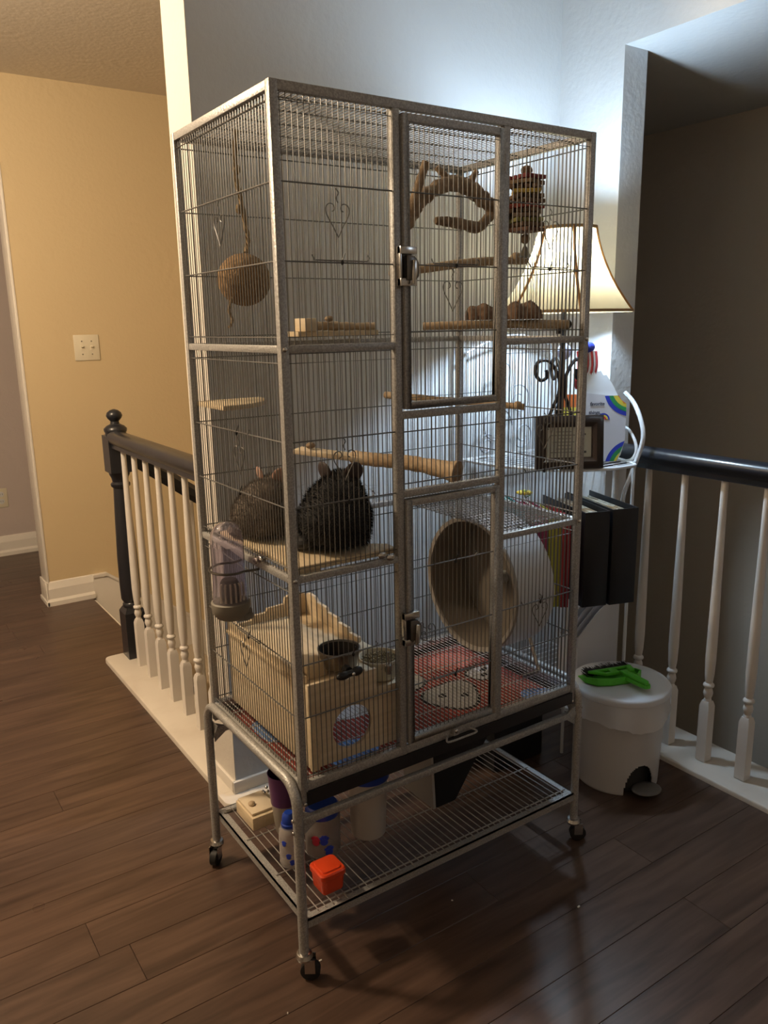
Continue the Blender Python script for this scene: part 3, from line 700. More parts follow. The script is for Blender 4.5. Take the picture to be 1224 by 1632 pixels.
# cork tunnel (two lumps) on the low perch
def tunnel(a, b, r, name, label, seed):
    o = thing(name, label, 'chew toy', tuple(lerp(a[i], b[i], .5) for i in range(3)))
    A, B = Vector(a), Vector(b); d = (B - A); t = d.normalized(); side = Vector((-t.y, t.x, 0)); mb = MB(); g = random.Random(seed); nu, nv = 10, 14; vs = []; fs = []
    for i in range(nu + 1):
        c = A + d * (i / nu); k = 1 + .10 * sin(i * 1.3 + seed) - .35 * abs(2 * i / nu - 1) ** 4
        for s_ in (1, .78):
            for j in range(nv + 1):
                an = pi * j / nv; rr2 = r * k * s_ * (1 + g.uniform(-.03, .03)); vs.append(c + side * (cos(an) * rr2) + Vector((0, 0, sin(an) * rr2)))
    w2 = 2 * (nv + 1)
    for i in range(nu):
        for j in range(nv):
            fs.append((i * w2 + j, i * w2 + j + 1, (i + 1) * w2 + j + 1, (i + 1) * w2 + j)); o2 = nv + 1
            fs.append((i * w2 + o2 + j, (i + 1) * w2 + o2 + j, (i + 1) * w2 + o2 + j + 1, i * w2 + o2 + j + 1))
        for j in (0, nv): fs.append((i * w2 + j, (i + 1) * w2 + j, (i + 1) * w2 + nv + 1 + j, i * w2 + nv + 1 + j))
    for i in (0, nu):
        for j in range(nv): fs.append((i * w2 + j, i * w2 + j + 1, i * w2 + nv + 2 + j, i * w2 + nv + 1 + j))
    mb.add(vs, fs); mb.build('shell', M_BARK, o, angle=50); return o
tunnel((.563, .163, 1.357), (.625, .128, 1.357), .034, 'cork_tunnel', 'brown cork half tunnel lying left on the low perch', 1)
tunnel((.640, .118, 1.357), (.712, .080, 1.357), .038, 'cork_tunnel', 'brown cork half tunnel lying right on the low perch', 5)
# small ledge with a log at the back of the top tier
lg = thing('wooden_ledge', 'pale wooden ledge with a short log on the back wires', 'ledge', (.35, .44, 1.34))
MB().box(.245, .47, .39, .452, 1.326, 1.338).build('board', M_PINEX, lg, bevel=.002)
MB().box(.262, .292, .385, .44, 1.338, 1.368).build('block', M_PINE, lg, bevel=.002)
stick('log', '', [(.292, .41, 1.350), (.36, .41, 1.349), (.42, .408, 1.347), (.465, .405, 1.346)], [.010, .011, .009, .011], M_PERCH, parent=lg)
MB().ell((.335, .40, 1.366), (.012, .01, .007), 10, 6).build('knot', M_BRANCH, lg)
# round corner shelf at the back left of the middle tier
rs = thing('round_ledge', 'pale round wooden ledge in the back left corner of the middle tier', 'ledge', (.02, .44, 1.19))
pg = [(.018, .448)] + [(.018 + .125 * sin(a), .448 - .10 * cos(a)) for a in [pi / 2 * k / 12 for k in range(13)]]
pg = [(.012, .452), (.012, .30)] + [(.012 + .155 * sin(a) ** 1, .452 - .152 * cos(a)) for a in [pi / 2 * (k + 1) / 13 for k in range(13)]]
MB().prism(pg, 1.178, 1.189).build('board', M_PINEX, rs, bevel=.002)
MB().tube([(.10, .446, 1.183), (.10, .462, 1.183)], .004, 8).build('bolt', M_CHROME, rs)
# middle ledge with the rope-textured perch
ml = thing('ledge_perch', 'pale wooden ledge with a gnarled stick ending in a sawn face', 'perch', (.37, .30, 1.03))
a_, b_ = Vector((.262, .452, 1.052)), Vector((.378, .300, 1.036))
MB().obox(((a_ + b_) / 2), ((b_ - a_).length, .052, .012), math.atan2(b_.y - a_.y, b_.x - a_.x), ('Y', .083)).build('board', M_PINE, ml, bevel=.002)
stick('stick', '', [(.350, .335, 1.040), (.378, .27, 1.038), (.405, .20, 1.039), (.432, .14, 1.034), (.457, .085, 1.027)], [.016, .0165, .017, .018, .024], M_PERCH, parent=ml, n=14, wob=.05)
dv = Vector((.025, -.055, -.007)).normalized(); e0 = Vector((.457, .085, 1.027))
MB().tube([e0 - dv * .001, e0 + dv * .012], [.024, .0265], 20).build('collar', M_PERCH, ml)
MB().tube([e0 + dv * .0122, e0 + dv * .0138], [.0265, .0255], 20).build('sawn_face', M_ENDG, ml)
MB().ell((.285, .425, 1.064), (.013, .010, .008), 10, 6).build('wing_nut', M_BRANCH, ml)
# chinchilla shelf in the front left corner
cs = thing('corner_ledge', 'wooden corner ledge carrying the two chinchillas', 'ledge', (.02, .02, .89))
pg = [(.018, .018), (.255, .018), (.258, .055), (.215, .09), (.14, .20), (.09, .33), (.06, .385), (.018, .39)]
MB().prism(pg, .888, .900).build('board', M_PINEX, cs, bevel=.002)
MB().box(.02, .075, .02, .07, .868, .888).build('block', M_PINEX, cs, bevel=.002)
for c, ax in (((.215, .018, .893), 'y'), ((.018, .135, .893), 'x')):
    w_ = MB()
    if ax == 'y': w_.tube([(c[0], .03, c[2]), (c[0], -.004, c[2])], .004, 8).ell((c[0] - .011, -.006, c[2] + .004), (.011, .003, .007), 10, 6).ell((c[0] + .010, -.006, c[2] - .004), (.011, .003, .007), 10, 6)
    else: w_.tube([(.03, c[1], c[2]), (-.004, c[1], c[2])], .004, 8).ell((-.006, c[1] - .011, c[2] + .004), (.003, .011, .007), 10, 6).ell((-.006, c[1] + .010, c[2] - .004), (.003, .011, .007), 10, 6)
    w_.build('wing_nut', M_CHROME, cs)

# hanging toys
cc = thing('coconut_toy', 'brown coconut husk ball hanging from a knotted jute rope', 'hanging toy', (.075, .30, 1.445))
MB().ell((.075, .30, 1.446), (.055, .055, .053), 32, 20).build('husk', M_COCO, cc)
def rope(pts, r, parent, name='rope'):
    pth = bez(pts, 8); mb = MB()
    for ph in (0, 2 * pi / 3, 4 * pi / 3):
        q = []
        for i, p in enumerate(pth): q.append((p.x + r * .55 * cos(i * .9 + ph), p.y + r * .55 * sin(i * .9 + ph), p.z))
        mb.tube(q, r * .62, 5)
    mb.build(name, M_ROPE, parent)
rope([(.075, .30, 1.735), (.068, .30, 1.66), (.078, .30, 1.60), (.088, .30, 1.53), (.080, .295, 1.50)], .005, cc)
rope([(.035, .275, 1.41), (.024, .27, 1.385), (.030, .27, 1.365), (.022, .268, 1.350)], .003, cc, 'rope_end')
for z in (1.66, 1.585): MB().ell((.072, .30, z), (.008, .008, .010), 10, 6).build('knot', M_ROPE, cc)
ty = thing('stacked_block_toy', 'hanging stack of coloured wooden slats ending in a small bell', 'hanging toy', (.727, .15, 1.6))
MB().tube([(.727, .15, 1.737), (.727, .15, 1.53)], .0018, 6).build('cord', M_CHROME, ty)
MB().ell((.727, .15, 1.690), (.014, .014, .011), 12, 8).build('bead', M_BARK, ty)
tc_ = [(.22, .05, .05), (.17, .11, .06), (.15, .09, .05), (.50, .36, .08), (.14, .09, .05), (.16, .10, .06), (.30, .07, .05), (.15, .09, .05), (.16, .11, .07), (.25, .24, .08), (.15, .09, .05), (.17, .09, .06)]
for i, c in enumerate(tc_):
    z = 1.674 - i * .0104
    mb = MB()
    a = .3 * i + (pi / 2 if i % 2 else 0)
    for s_ in (-1.55, -.5, .5, 1.55): mb.obox((.727 + s_ * .017 * cos(a + pi / 2), .15 + s_ * .017 * sin(a + pi / 2), z), (.062, .0125, .0088), a)
    mb.build('slat_layer', mat('slat_%d' % i, c, .8, bump=.3, bscale=100), ty, bevel=.001)
MB().ell((.727, .15, 1.540), (.0115, .0115, .0115), 14, 10).build('bead', M_BRANCH, ty)
MB().lathe([(.004, 1.523), (.006, 1.519), (.010, 1.508), (.015, 1.500), (.0135, 1.4995), (.004, 1.514)], (.727, .15, 0), 20, closed_ends=False).tube([(.727, .15, 1.530), (.727, .15, 1.520)], .003, 8).build('bell', mat('old_brass', (.25, .23, .18), .35, .9), ty)
MB().ell((.727, .15, 1.499), (.004, .004, .004), 8, 6).build('clapper', M_CHROME, ty)

# ---------------- chinchillas
def remeshed(mb, voxel, smooth_it, name, m_, parent):
    b = BASE[parent.name]
    me = bpy.data.meshes.new(name + '_src'); me.from_pydata([tuple(Vector(p) - b) for p in mb.v], [], mb.f)
    bm = bmesh.new(); bm.from_mesh(me); bmesh.ops.remove_doubles(bm, verts=bm.verts, dist=1e-6); bmesh.ops.recalc_face_normals(bm, faces=bm.faces); bm.to_mesh(me); bm.free()
    o = bpy.data.objects.new(name + '_src', me); COL.objects.link(o)
    r = o.modifiers.new('r', 'REMESH'); r.mode = 'VOXEL'; r.voxel_size = voxel; r.use_smooth_shade = True
    s = o.modifiers.new('s', 'SMOOTH'); s.factor = .6; s.iterations = smooth_it
    dg = bpy.context.evaluated_depsgraph_get(); me2 = bpy.data.meshes.new_from_object(o.evaluated_get(dg)); me2.name = name
    bpy.data.objects.remove(o)
    me2.materials.clear(); me2.materials.append(m_); me2.shade_smooth()
    o = bpy.data.objects.new(name, me2); COL.objects.link(o); o.parent = parent; BASE[o.name] = b; return o
def chinchilla(name_label, base, face, body_m, fur_m, ear_m, s, seed, head_t=(0.0, 0.0)):
    """sits at base facing angle `face` (xy plane); s scales; built from a hunched body, neck, head, muzzle, limbs"""
    root = thing('chinchilla', name_label, 'chinchilla', base)
    Rz = Matrix.Rotation(face, 3, 'Z'); B = Vector(base)
    def Wp(x, y, z): return B + Rz @ Vector((x * s, y * s, z * s))
    def E(mb, c, r, tilt=0.0, yaw=0.0, nu=20, nv=14): mb.ell(Wp(*c), tuple(q * s for q in r), nu, nv, Rz @ Matrix.Rotation(yaw, 3, 'Z') @ Matrix.Rotation(tilt, 3, 'Y'))
    b = MB()
    E(b, (-.012, 0, .062), (.074, .074, .061), -.15)       # rump and belly
    E(b, (.000, 0, .084), (.064, .064, .056), -.35)       # back
    E(b, (.024, 0, .102), (.050, .048, .042), -.5)         # shoulders
    E(b, (.046, 0, .118), (.038, .035, .031), .1)          # head
    E(b, (.076, 0, .112), (.020, .019, .017), .35)         # muzzle
    E(b, (.091, 0, .107), (.009, .011, .009), .2)
    for sg in (1, -1):
        E(b, (.056, .019 * sg, .112), (.018, .014, .015), 0)      # cheek
        E(b, (-.004, .050 * sg, .036), (.036, .018, .032), .2)   # thigh
        E(b, (.026, .044 * sg, .008), (.034, .011, .008), 0)     # hind foot
        b.tube([Wp(.030, .028 * sg, .080), Wp(.048, .026 * sg, .056), Wp(.058, .018 * sg, .050)], [.012 * s, .009 * s, .006 * s], 10)
    body = remeshed(b, .0034 * s, 5, 'body', body_m, root)
    for sg in (1, -1):
        e = MB(); c = Wp(.032, .030 * sg, .148); e.ell(c, (.006 * s, .021 * s, .0225 * s), 20, 14, Rz @ Matrix.Rotation(-.75 * sg, 3, 'Z') @ Matrix.Rotation(.35 * -sg, 3, 'X') @ Matrix.Rotation(-.25, 3, 'Y'))
        e.build('ear', ear_m, root)
        MB().ell(Wp(.066, .0235 * sg, .124), (.0058 * s,) * 3, 14, 10).build('eye', mat('eye_black', (.003, .003, .003), .05, coat=1), root)
        w_ = MB(); g = random.Random(seed)
        for k in range(7):
            w_.tube([Wp(.088, .010 * sg, .108), Wp(.088 + g.uniform(-.01, .02), .035 * sg, .108 + g.uniform(-.01, .015)), Wp(.075 + g.uniform(-.01, .03), .065 * sg, .100 + g.uniform(-.025, .02))], .0003, 3)
        w_.build('whiskers', mat('whisker', (.3, .28, .26), .5), root)
        f = MB()
        for k in range(4):
            f.tube([Wp(.054, (.018 + .003 * (k - 1.5)) * sg, .050), Wp(.064, (.016 + .003 * (k - 1.5)) * sg, .048), Wp(.067, (.014 + .003 * (k - 1.5)) * sg, .043)], [.0022 * s, .0018 * s, .0012 * s], 6)
        f.build('forepaw', ear_m, root)
        f = MB()
        for k in range(4): f.tube([Wp(.050, (.044 + .005 * (k - 1.5)) * sg, .006), Wp(.066, (.044 + .006 * (k - 1.5)) * sg, .004)], [.0035 * s, .002 * s], 6)
        f.build('hind_toes', ear_m, root)
    MB().ell(Wp(.100, 0, .110), (.0035 * s, .0045 * s, .003 * s), 10, 8).build('nose', mat('nose_pink', (.25, .12, .10), .5), root)
    tl = MB().tube(bez([Wp(-.045, .03, .026), Wp(-.050, .055, .020), Wp(-.030, .078, .018), Wp(-.002, .088, .018)], 6), [lerp(.010, .014, min(i / 9, 1)) * s * (1 if i < 17 else .6) for i in range(19)], 10)
    # tail curls round the flank, bushy
    tl.build('tail', fur_m, root)
    # short plush fur
    g = random.Random(seed + 9); fur = MB(); me = body.data; polys = me.polygons
    tot = 15000; vs = []; fs = []
    ar = [p.area for p in polys]; cum = []; t = 0
    for q in ar: t += q; cum.append(t)
    import bisect
    for i in range(tot):
        p = polys[bisect.bisect_left(cum, g.random() * t)]
        c = p.center; nrm = p.normal
        if c.z < .010 * s: continue
        d = (nrm + Vector((g.uniform(-.35, .35), g.uniform(-.35, .35), g.uniform(-.5, .05))) + Rz @ Vector((-.35, 0, 0))).normalized()
        side = nrm.cross(d); 
        if side.length < 1e-4: continue
        side = side.normalized() * .00055 * s; L_ = g.uniform(.006, .011) * s
        c = c + Vector((g.uniform(-1, 1), g.uniform(-1, 1), g.uniform(-1, 1))) * .001
        k = len(vs); vs += [c - side, c + side, c + d * L_]; fs.append((k, k + 1, k + 2))
    m2 = bpy.data.meshes.new('fur'); m2.from_pydata([tuple(v) for v in vs], [], fs); m2.materials.append(fur_m)
    fo = bpy.data.objects.new('fur', m2); COL.objects.link(fo); fo.parent = root; fo['kind'] = 'stuff'; BASE[fo.name] = B
    return root
M_BF = mat('black_fur', (.010, .010, .012), .75, sheen=.15); M_BE = mat('dark_ear', (.045, .032, .030), .6, sss=.1)
M_GF = mat('grey_fur', (.15, .122, .10), .85, col2=(.21, .175, .145), nscale=60); M_GE = mat('pink_ear', (.42, .27, .21), .6, sss=.2)
chinchilla('black chinchilla sitting on the corner ledge, facing away', (.160, .098, .900), radians(44), M_BF, M_BF, M_BE, 1.03, 1)
chinchilla('grey-brown chinchilla behind the black one on the corner ledge', (.082, .275, .900), radians(30), M_GF, M_GF, M_GE, .88, 2)

# ---------------- water bottle hung outside the left panel
wb = thing('water_bottle', 'clear domed water bottle hung outside the left cage panel', 'water bottle', (-.046, .19, .76))
c = (-.046, .19, 0)
shell = [(.0365, .800), (.0355, .812), (.034, .83), (.033, .87), (.034, .915), (.0345, .922), (.034, .932), (.032, .944), (.026, .957), (.016, .965), (.001, .968)]
inn = [(r - .0015 if r > .003 else .001, z - (.0015 if z > .93 else 0)) for r, z in reversed(shell)]
MB().lathe(shell + inn, c, 36, closed_ends=False).build('bottle', M_CLEAR, wb, angle=60)
MB().lathe([(.0355, .818), (.033, .87), (.0342, .918), (.0338, .919), (.0325, .87), (.0338, .818)], c, 36, closed_ends=False).build('sleeve', mat('clear_sleeve', (.96, .94, .98), .08, trans=.96, ior=1.12), wb)
for k in range(6):
    a = radians(-150 + k * 20)
    MB().tube(bez([(c[0] + .030 * cos(a), c[1] + .030 * sin(a), .803), (c[0] + .030 * cos(a), c[1] + .030 * sin(a), .834), (c[0] + .026 * cos(a), c[1] + .026 * sin(a), .842)], 3), .0022, 6).build('filter_rib', M_CREAMP, wb)
MB().lathe([(.020, .803), (.020, .838), (.015, .846)], c, 20).build('filter_core', mat('filter_grey', (.12, .11, .10), .6), wb)
MG = mat('grey_base_plastic', (.19, .175, .145), .5)
MB().lathe([(.037, .800), (.040, .798), (.040, .788), (.038, .776), (.030, .765), (.020, .760)], c, 36).build('base', MG, wb)
MB().obox((-.028, .172, .772), (.036, .022, .022), .3).obox((-.020, .168, .766), (.024, .014, .014), .3).build('spout', MG, wb, bevel=.003)
mb = MB(); mb.tube([(c[0] + .0385 * cos(a), c[1] + .0385 * sin(a), .868 + .001 * sin(a)) for a in [radians(60 + 8 * k) for k in range(31)]] + [(-.005, .150, .868), (.004, .150, .868)], .0026, 6)
mb.tube([(c[0] + .0385 * cos(radians(60)), c[1] + .0385 * sin(radians(60)), .868), (-.004, .226, .868), (.004, .226, .868)], .0026, 6)
mb.build('wire_holder', mat('dark_wire', (.10, .09, .08), .3, .8), wb)

# ================================================================== ON THE CAGE'S LOWER SHELF (top of wires .149)
SZ = .1495
bx = thing('wooden_box', 'small pale wooden box at the back left of the lower shelf', 'box', (.072, .375, SZ))
MB().box(.030, .112, .325, .425, SZ, SZ + .034).build('body', M_PINEX, bx, bevel=.003)
MB().box(.034, .100, .335, .420, SZ + .034, SZ + .041).build('lid', M_PINE, bx, bevel=.002)
MB().ell((.050, .372, SZ + .045), (.009, .009, .006), 10, 6).build('knob', M_PERCH, bx)
br_ = MB(); g = random.Random(4)
for k in range(7): br_.ell((.104 + g.uniform(-.009, .009), .408 + g.uniform(-.01, .01), SZ + .040 + g.uniform(0, .008)), (.004, .004, .004), 8, 6)
br_.build('bell_cluster', M_CHROME, bx)
cp = thing('tumbler', 'tall tumbler with purple rim behind the blue-capped bottle', 'cup', (.100, .285, SZ))
MB().lathe([(.001, .0), (.024, 0), (.026, .004), (.034, .085), (.0325, .085), (.0245, .006), (.001, .004)], (.100, .285, SZ), 28, closed_ends=False).build('base', mat('frosted_cream', (.40, .36, .30), .35, trans=.3), cp, angle=50)
MB().lathe([(.0342, .080), (.038, .150), (.040, .158), (.0385, .158), (.033, .080)], (.100, .285, SZ), 28, closed_ends=False).build('rim', mat('purple_plastic', (.10, .03, .11), .35), cp, angle=50)
def paw(parent, c, ang, s, m_, r):
    """paw print on a cylinder of radius r round c=(x,y), at height z"""
    for da, dz, q in ((0, 0, .9), (-.75, .85, .42), (-.27, 1.25, .42), (.27, 1.25, .42), (.75, .85, .42)):
        a = ang + da * s / r; x, y = c[0] + (r) * cos(a), c[1] + (r) * sin(a)
        MB().ell((x, y, c[2] + dz * s), (.0006, q * s, q * s), 12, 8, Matrix.Rotation(a, 3, 'Z')).build('paw_print', m_, parent)
M_PB = mat('blue_print', (.02, .05, .45), .4); M_PR = mat('red_print', (.40, .02, .05), .4); M_BLUE = mat('blue_plastic', (.012, .045, .33), .3)
bt = thing('small_bottle', 'clear bottle with blue cap and blue paw prints behind the front leg', 'bottle', (.052, .170, SZ))
c = (.052, .170, 0); z = SZ
MB().lathe([(.001, z), (.023, z), (.025, z + .006), (.025, z + .075), (.022, z + .092), (.017, z + .100), (.0155, z + .100), (.0205, z + .091), (.0235, z + .074), (.0235, z + .008), (.001, z + .004)], c, 32, closed_ends=False).build('body', mat('cloudy_plastic', (.80, .76, .74), .12, trans=.75, ior=1.2), bt, angle=50)
MB().lathe([(.0175, z + .092), (.0185, z + .094), (.0185, z + .104), (.0165, z + .106), (.0165, z + .112), (.0145, z + .124), (.010, z + .130)], c, 28).build('cap', M_BLUE, bt)
for da, dz in ((-2.2, .03), (-1.5, .052), (-2.6, .062), (-1.9, .014)): paw(bt, (.052, .170, z + dz), da, .0055, M_PB, .0255)
jr = thing('treat_jar', 'clear jar with blue lid and paw prints behind the orange tub', 'jar', (.135, .165, SZ)); c = (.135, .165, 0)
MB().lathe([(.001, z), (.038, z), (.041, z + .006), (.042, z + .095), (.036, z + .105), (.034, z + .105), (.040, z + .094), (.039, z + .008), (.001, z + .004)], c, 32, closed_ends=False).build('body', mat('smoky_plastic', (.62, .58, .56), .15, trans=.8, ior=1.2), jr, angle=50)
MB().lathe([(.037, z + .098), (.039, z + .100), (.039, z + .122), (.035, z + .126)], c, 32).build('lid', M_BLUE, jr)
paw(jr, (.135, .165, z + .05), radians(-115), .010, M_PB, .0425); paw(jr, (.135, .165, z + .048), radians(-142), .010, M_PR, .0425); paw(jr, (.135, .165, z + .022), radians(-100), .010, M_PB, .0425)
ot = thing('orange_tub', 'small orange plastic tub on the lower shelf behind the front leg', 'tub', (.082, .052, SZ))
c = (.082, .052)
def rsq(c, h, r, n=6):
    out = []
    for qx, qy, a0 in ((1, 1, 0), (-1, 1, 90), (-1, -1, 180), (1, -1, 270)):
        for k in range(n + 1):
            a = radians(a0 + 90 * k / n); out.append((c[0] + qx * (h - r) + r * cos(a), c[1] + qy * (h - r) + r * sin(a)))
    return out
def loft(mb, loops):
    n = len(loops[0][0]); vs = []; fs = []
    for pts, z_ in loops: vs += [(p[0], p[1], z_) for p in pts]
    for i in range(len(loops) - 1):
        for k in range(n): l = (k + 1) % n; fs.append((i * n + k, i * n + l, (i + 1) * n + l, (i + 1) * n + k))
    fs.append(tuple(range(n - 1, -1, -1))); fs.append(tuple((len(loops) - 1) * n + k for k in range(n))); return mb.add(vs, fs)
MO = mat('orange_plastic', (.62, .055, .012), .3, sss=.05)
loft(MB(), [(rsq(c, .025, .008), z), (rsq(c, .0265, .010), z + .003), (rsq(c, .029, .010), z + .040)]).build('body', MO, ot, angle=40)
loft(MB(), [(rsq(c, .0305, .011), z + .036), (rsq(c, .0315, .011), z + .038), (rsq(c, .0315, .011), z + .048), (rsq(c, .029, .010), z + .051), (rsq(c, .024, .009), z + .051), (rsq(c, .023, .009), z + .054), (rsq(c, .020, .008), z + .0545)]).build('lid', MO, ot, angle=30)
bk = thing('bucket', 'white bucket with blue lid in the middle of the lower shelf', 'bucket', (.262, .165, SZ)); c = (.262, .165, 0)
MB().lathe([(.001, z), (.040, z), (.042, z + .004), (.048, z + .150), (.050, z + .152), (.050, z + .158), (.046, z + .158), (.040, z + .008), (.001, z + .006)], c, 36, closed_ends=False).build('pail', mat('milky_plastic', (.50, .47, .44), .35), bk, angle=50)
MB().lathe([(.052, z + .150), (.053, z + .152), (.053, z + .166), (.050, z + .169), (.046, z + .166)], c, 36).build('lid', M_BLUE, bk)
bg = thing('carry_bag', 'black angular bag with white side standing right of the bucket', 'bag', (.49, .2, SZ))
MB().prism([(.452, z), (.515, z), (.565, .22), (.665, .352), (.440, .352)], .14, .27, 'xz').build('bag_body', mat('black_nylon', (.010, .010, .012), .5), bg, bevel=.004)
MB().prism([(.444, z), (.4515, z), (.440, .352), (.431, .352)], .142, .268, 'xz').build('side_panel', mat('grey_card', (.36, .35, .34), .6), bg)

# ================================================================== CORNER RACK
rk = thing('corner_rack', 'white enamel wire corner rack with scrolls behind the cage right side', 'rack', (1.2, .5, 0))
def rim_pts(z, k=1.0):
    q = [(.975, .675), (.985, .54), (1.03, .41), (1.10, .325), (1.19, .275), (1.27, .262), (1.325, .28), (1.385, .44)]
    return [(lerp(1.36, x, k), lerp(.66, y, k), z) for x, y in q]
SH = (.922, .536, .20)
for z_ in SH:
    kk = .80 if z_ < .3 else 1.0
    mb = MB().tube(bez(rim_pts(z_, kk), 6), .0055, 8)
    mb.tube([(.975, .675, z_), (1.385, .675, z_), (1.385, .44, z_)], .004, 8)
    mb.build('shelf_rim', M_WHITEM, rk)
    mb = MB()
    rp = bez(rim_pts(z_, kk), 10)
    for i in range(14):
        y = .665 - i * .0285
        xs_ = [p.x for p in rp[:-10] if abs(p.y - y) < .014]
        if xs_: mb.tube([(min(xs_), y, z_ - .001), (1.385, y, z_ - .001)] if y > .44 else [(min(xs_), y, z_ - .001), (lerp(1.325, 1.385, max(0, (y - .28) / .16)), y, z_ - .001)], .0022, 5)
    mb.build('shelf_wires', M_WHITEM, rk, kind='stuff')
for x, y, zt in ((.978, .672, 1.30), (1.328, .282, .93), (1.105, .328, .536), (1.380, .665, 1.1)):
    MB().tube([(x, y, .0), (x, y, zt)], .0055, 8).build('leg', M_WHITEM, rk)
# outer scrolls at the right hand side
MB().tube(bez([(1.345, .345, 1.135), (1.352, .315, 1.105), (1.348, .285, 1.063), (1.346, .268, 1.016), (1.343, .272, .968), (1.340, .300, .885), (1.338, .325, .80), (1.330, .30, .70), (1.328, .282, .62)], 6), .0068, 8).build('scroll', M_WHITEM, rk)
MB().tube(bez([(1.345, .345, 1.03), (1.342, .315, 1.018), (1.342, .292, .985), (1.342, .288, .955), (1.342, .305, .93), (1.342, .34, .922)], 6), .0048, 8).build('scroll', M_WHITEM, rk)
def spiral(c, u, v, r0, r1, turns, a0, n=30):
    c = Vector(c); u = Vector(u); v = Vector(v); return [tuple(c + (u * cos(a0 + 2 * pi * turns * i / n) + v * sin(a0 + 2 * pi * turns * i / n)) * lerp(r0, r1, i / n)) for i in range(n + 1)]
mb = MB(); ud = Vector((1, -.25, 0)).normalized()
for cx_, cz_, r_, a0, tn in ((1.10, 1.02, .070, 0, 1.2), (1.20, 1.10, .055, 2.5, -1.2), (1.06, .965, .035, 1, 1.3), (1.22, .985, .045, 4, 1.3), (1.13, 1.19, .040, 3, -1.2)):
    mb.tube(spiral((cx_, .655, cz_), (1, 0, 0), (0, 0, 1), r_, r_ * .35, tn, a0), .0028, 6)
mb.tube([(.978, .66, 1.26)] + [(lerp(.978, 1.38, t), .66, 1.26 + .05 * sin(pi * t)) for t in (.1, .2, .3, .4, .5, .6, .7, .8, .9)] + [(1.38, .66, 1.1)], .004, 6)
mb.build('back_scrollwork', mat('grey_enamel', (.42, .44, .47), .35), rk)

# lamp: iron scroll base + bell shade
LX, LY = 1.135, .405
lp = thing('table_lamp', 'lit table lamp with a flared cream shade on black scrolled iron', 'lamp', (LX, LY, .924))
mb = MB().lathe([(.06, .9245), (.062, .928), (.055, .934), (.02, .940), (.008, .95)], (LX, LY, 0), 28)
mb.tube([(LX, LY, .94), (LX, LY, 1.40)], .0065, 10)
for a in (radians(-12), radians(148), radians(68)):
    u = (cos(a), sin(a), 0)
    q = [(.060, .945), (.050, 1.02), (.030, 1.09), (.010, 1.14), (.012, 1.19), (.040, 1.235), (.072, 1.235), (.082, 1.205), (.066, 1.18), (.046, 1.19), (.050, 1.21)]
    mb.tube(bez([(LX + u[0] * r_, LY + u[1] * r_, z_) for r_, z_ in q], 6), .0055, 8)
mb.build('base', M_LEAF, lp)
MB().tube([(LX, LY, 1.40), (LX, LY, 1.49)], .014, 12).build('socket', mat('brass', (.4, .28, .1), .3, .9), lp)
def emis(name, col, st):
    m = bpy.data.materials.new(name); m.use_nodes = True; nt = m.node_tree; nt.nodes.clear()
    e = nt.nodes.new('ShaderNodeEmission'); e.inputs[0].default_value = (*col, 1); e.inputs[1].default_value = st
    o = nt.nodes.new('ShaderNodeOutputMaterial'); nt.links.new(e.outputs[0], o.inputs[0]); return m
MB().lathe([(.013, 1.490), (.016, 1.505), (.029, 1.532), (.031, 1.547), (.027, 1.562), (.015, 1.574), (.001, 1.577)], (LX, LY, 0), 20, closed_ends=False).build('bulb', emis('bulb_glow', (.58, .78, 1.0), LAMP_STRENGTH), lp)
def shade_mat():
    m = bpy.data.materials.new('shade_fabric'); m.use_nodes = True; nt = m.node_tree; nt.nodes.clear(); L = nt.links.new
    tc = nt.nodes.new('ShaderNodeTexCoord'); n = nt.nodes.new('ShaderNodeTexNoise'); n.inputs['Scale'].default_value = 40; n.inputs['Detail'].default_value = 5
    r = nt.nodes.new('ShaderNodeValToRGB'); r.color_ramp.elements[0].color = (.25, .165, .078, 1); r.color_ramp.elements[1].color = (.29, .20, .10, 1)
    L(tc.outputs['Object'], n.inputs['Vector']); L(n.outputs['Fac'], r.inputs[0])
    t = nt.nodes.new('ShaderNodeBsdfTranslucent'); d = nt.nodes.new('ShaderNodeBsdfDiffuse'); mx = nt.nodes.new('ShaderNodeMixShader'); mx.inputs[0].default_value = .42
    L(r.outputs[0], t.inputs[0]); d.inputs[0].default_value = (.50, .42, .30, 1)
    o = nt.nodes.new('ShaderNodeOutputMaterial'); L(t.outputs[0], mx.inputs[1]); L(d.outputs[0], mx.inputs[2]); L(mx.outputs[0], o.inputs[0]); return m
def srad(z): t = (1.607 - z) / (1.607 - 1.378); return .083 + .110 * (0.30 * t + .70 * t ** 1.9)
prof = [(srad(1.378 + .229 * i / 14), 1.378 + .229 * i / 14) for i in range(15)]
MB().lathe(prof, (LX, LY, 0), 64, closed_ends=False).build('shade', shade_mat(), lp, angle=80)
MT = mat('shade_trim', (.34, .22, .10), .7)
MB().lathe([(srad(1.607) + .001, 1.603), (srad(1.607) + .002, 1.612), (srad(1.607) - .003, 1.612), (srad(1.607) - .002, 1.603), (srad(1.607) + .001, 1.603)], (LX, LY, 0), 48, closed_ends=False).build('shade_trim', MT, lp)
MB().lathe([(srad(1.378) + .002, 1.374), (srad(1.378) + .001, 1.382), (srad(1.378) - .003, 1.382), (srad(1.378) - .002, 1.374), (srad(1.378) + .002, 1.374)], (LX, LY, 0), 48, closed_ends=False).build('shade_trim', MT, lp)
for k in range(6):
    a = radians(-123.6 + 60 * k)
    MB().tube([(LX + (r_ + .001) * cos(a), LY + (r_ + .001) * sin(a), z_) for r_, z_ in prof], .0042, 6).build('shade_rib', mat('shade_seam', (.34, .17, .06), .8), lp)
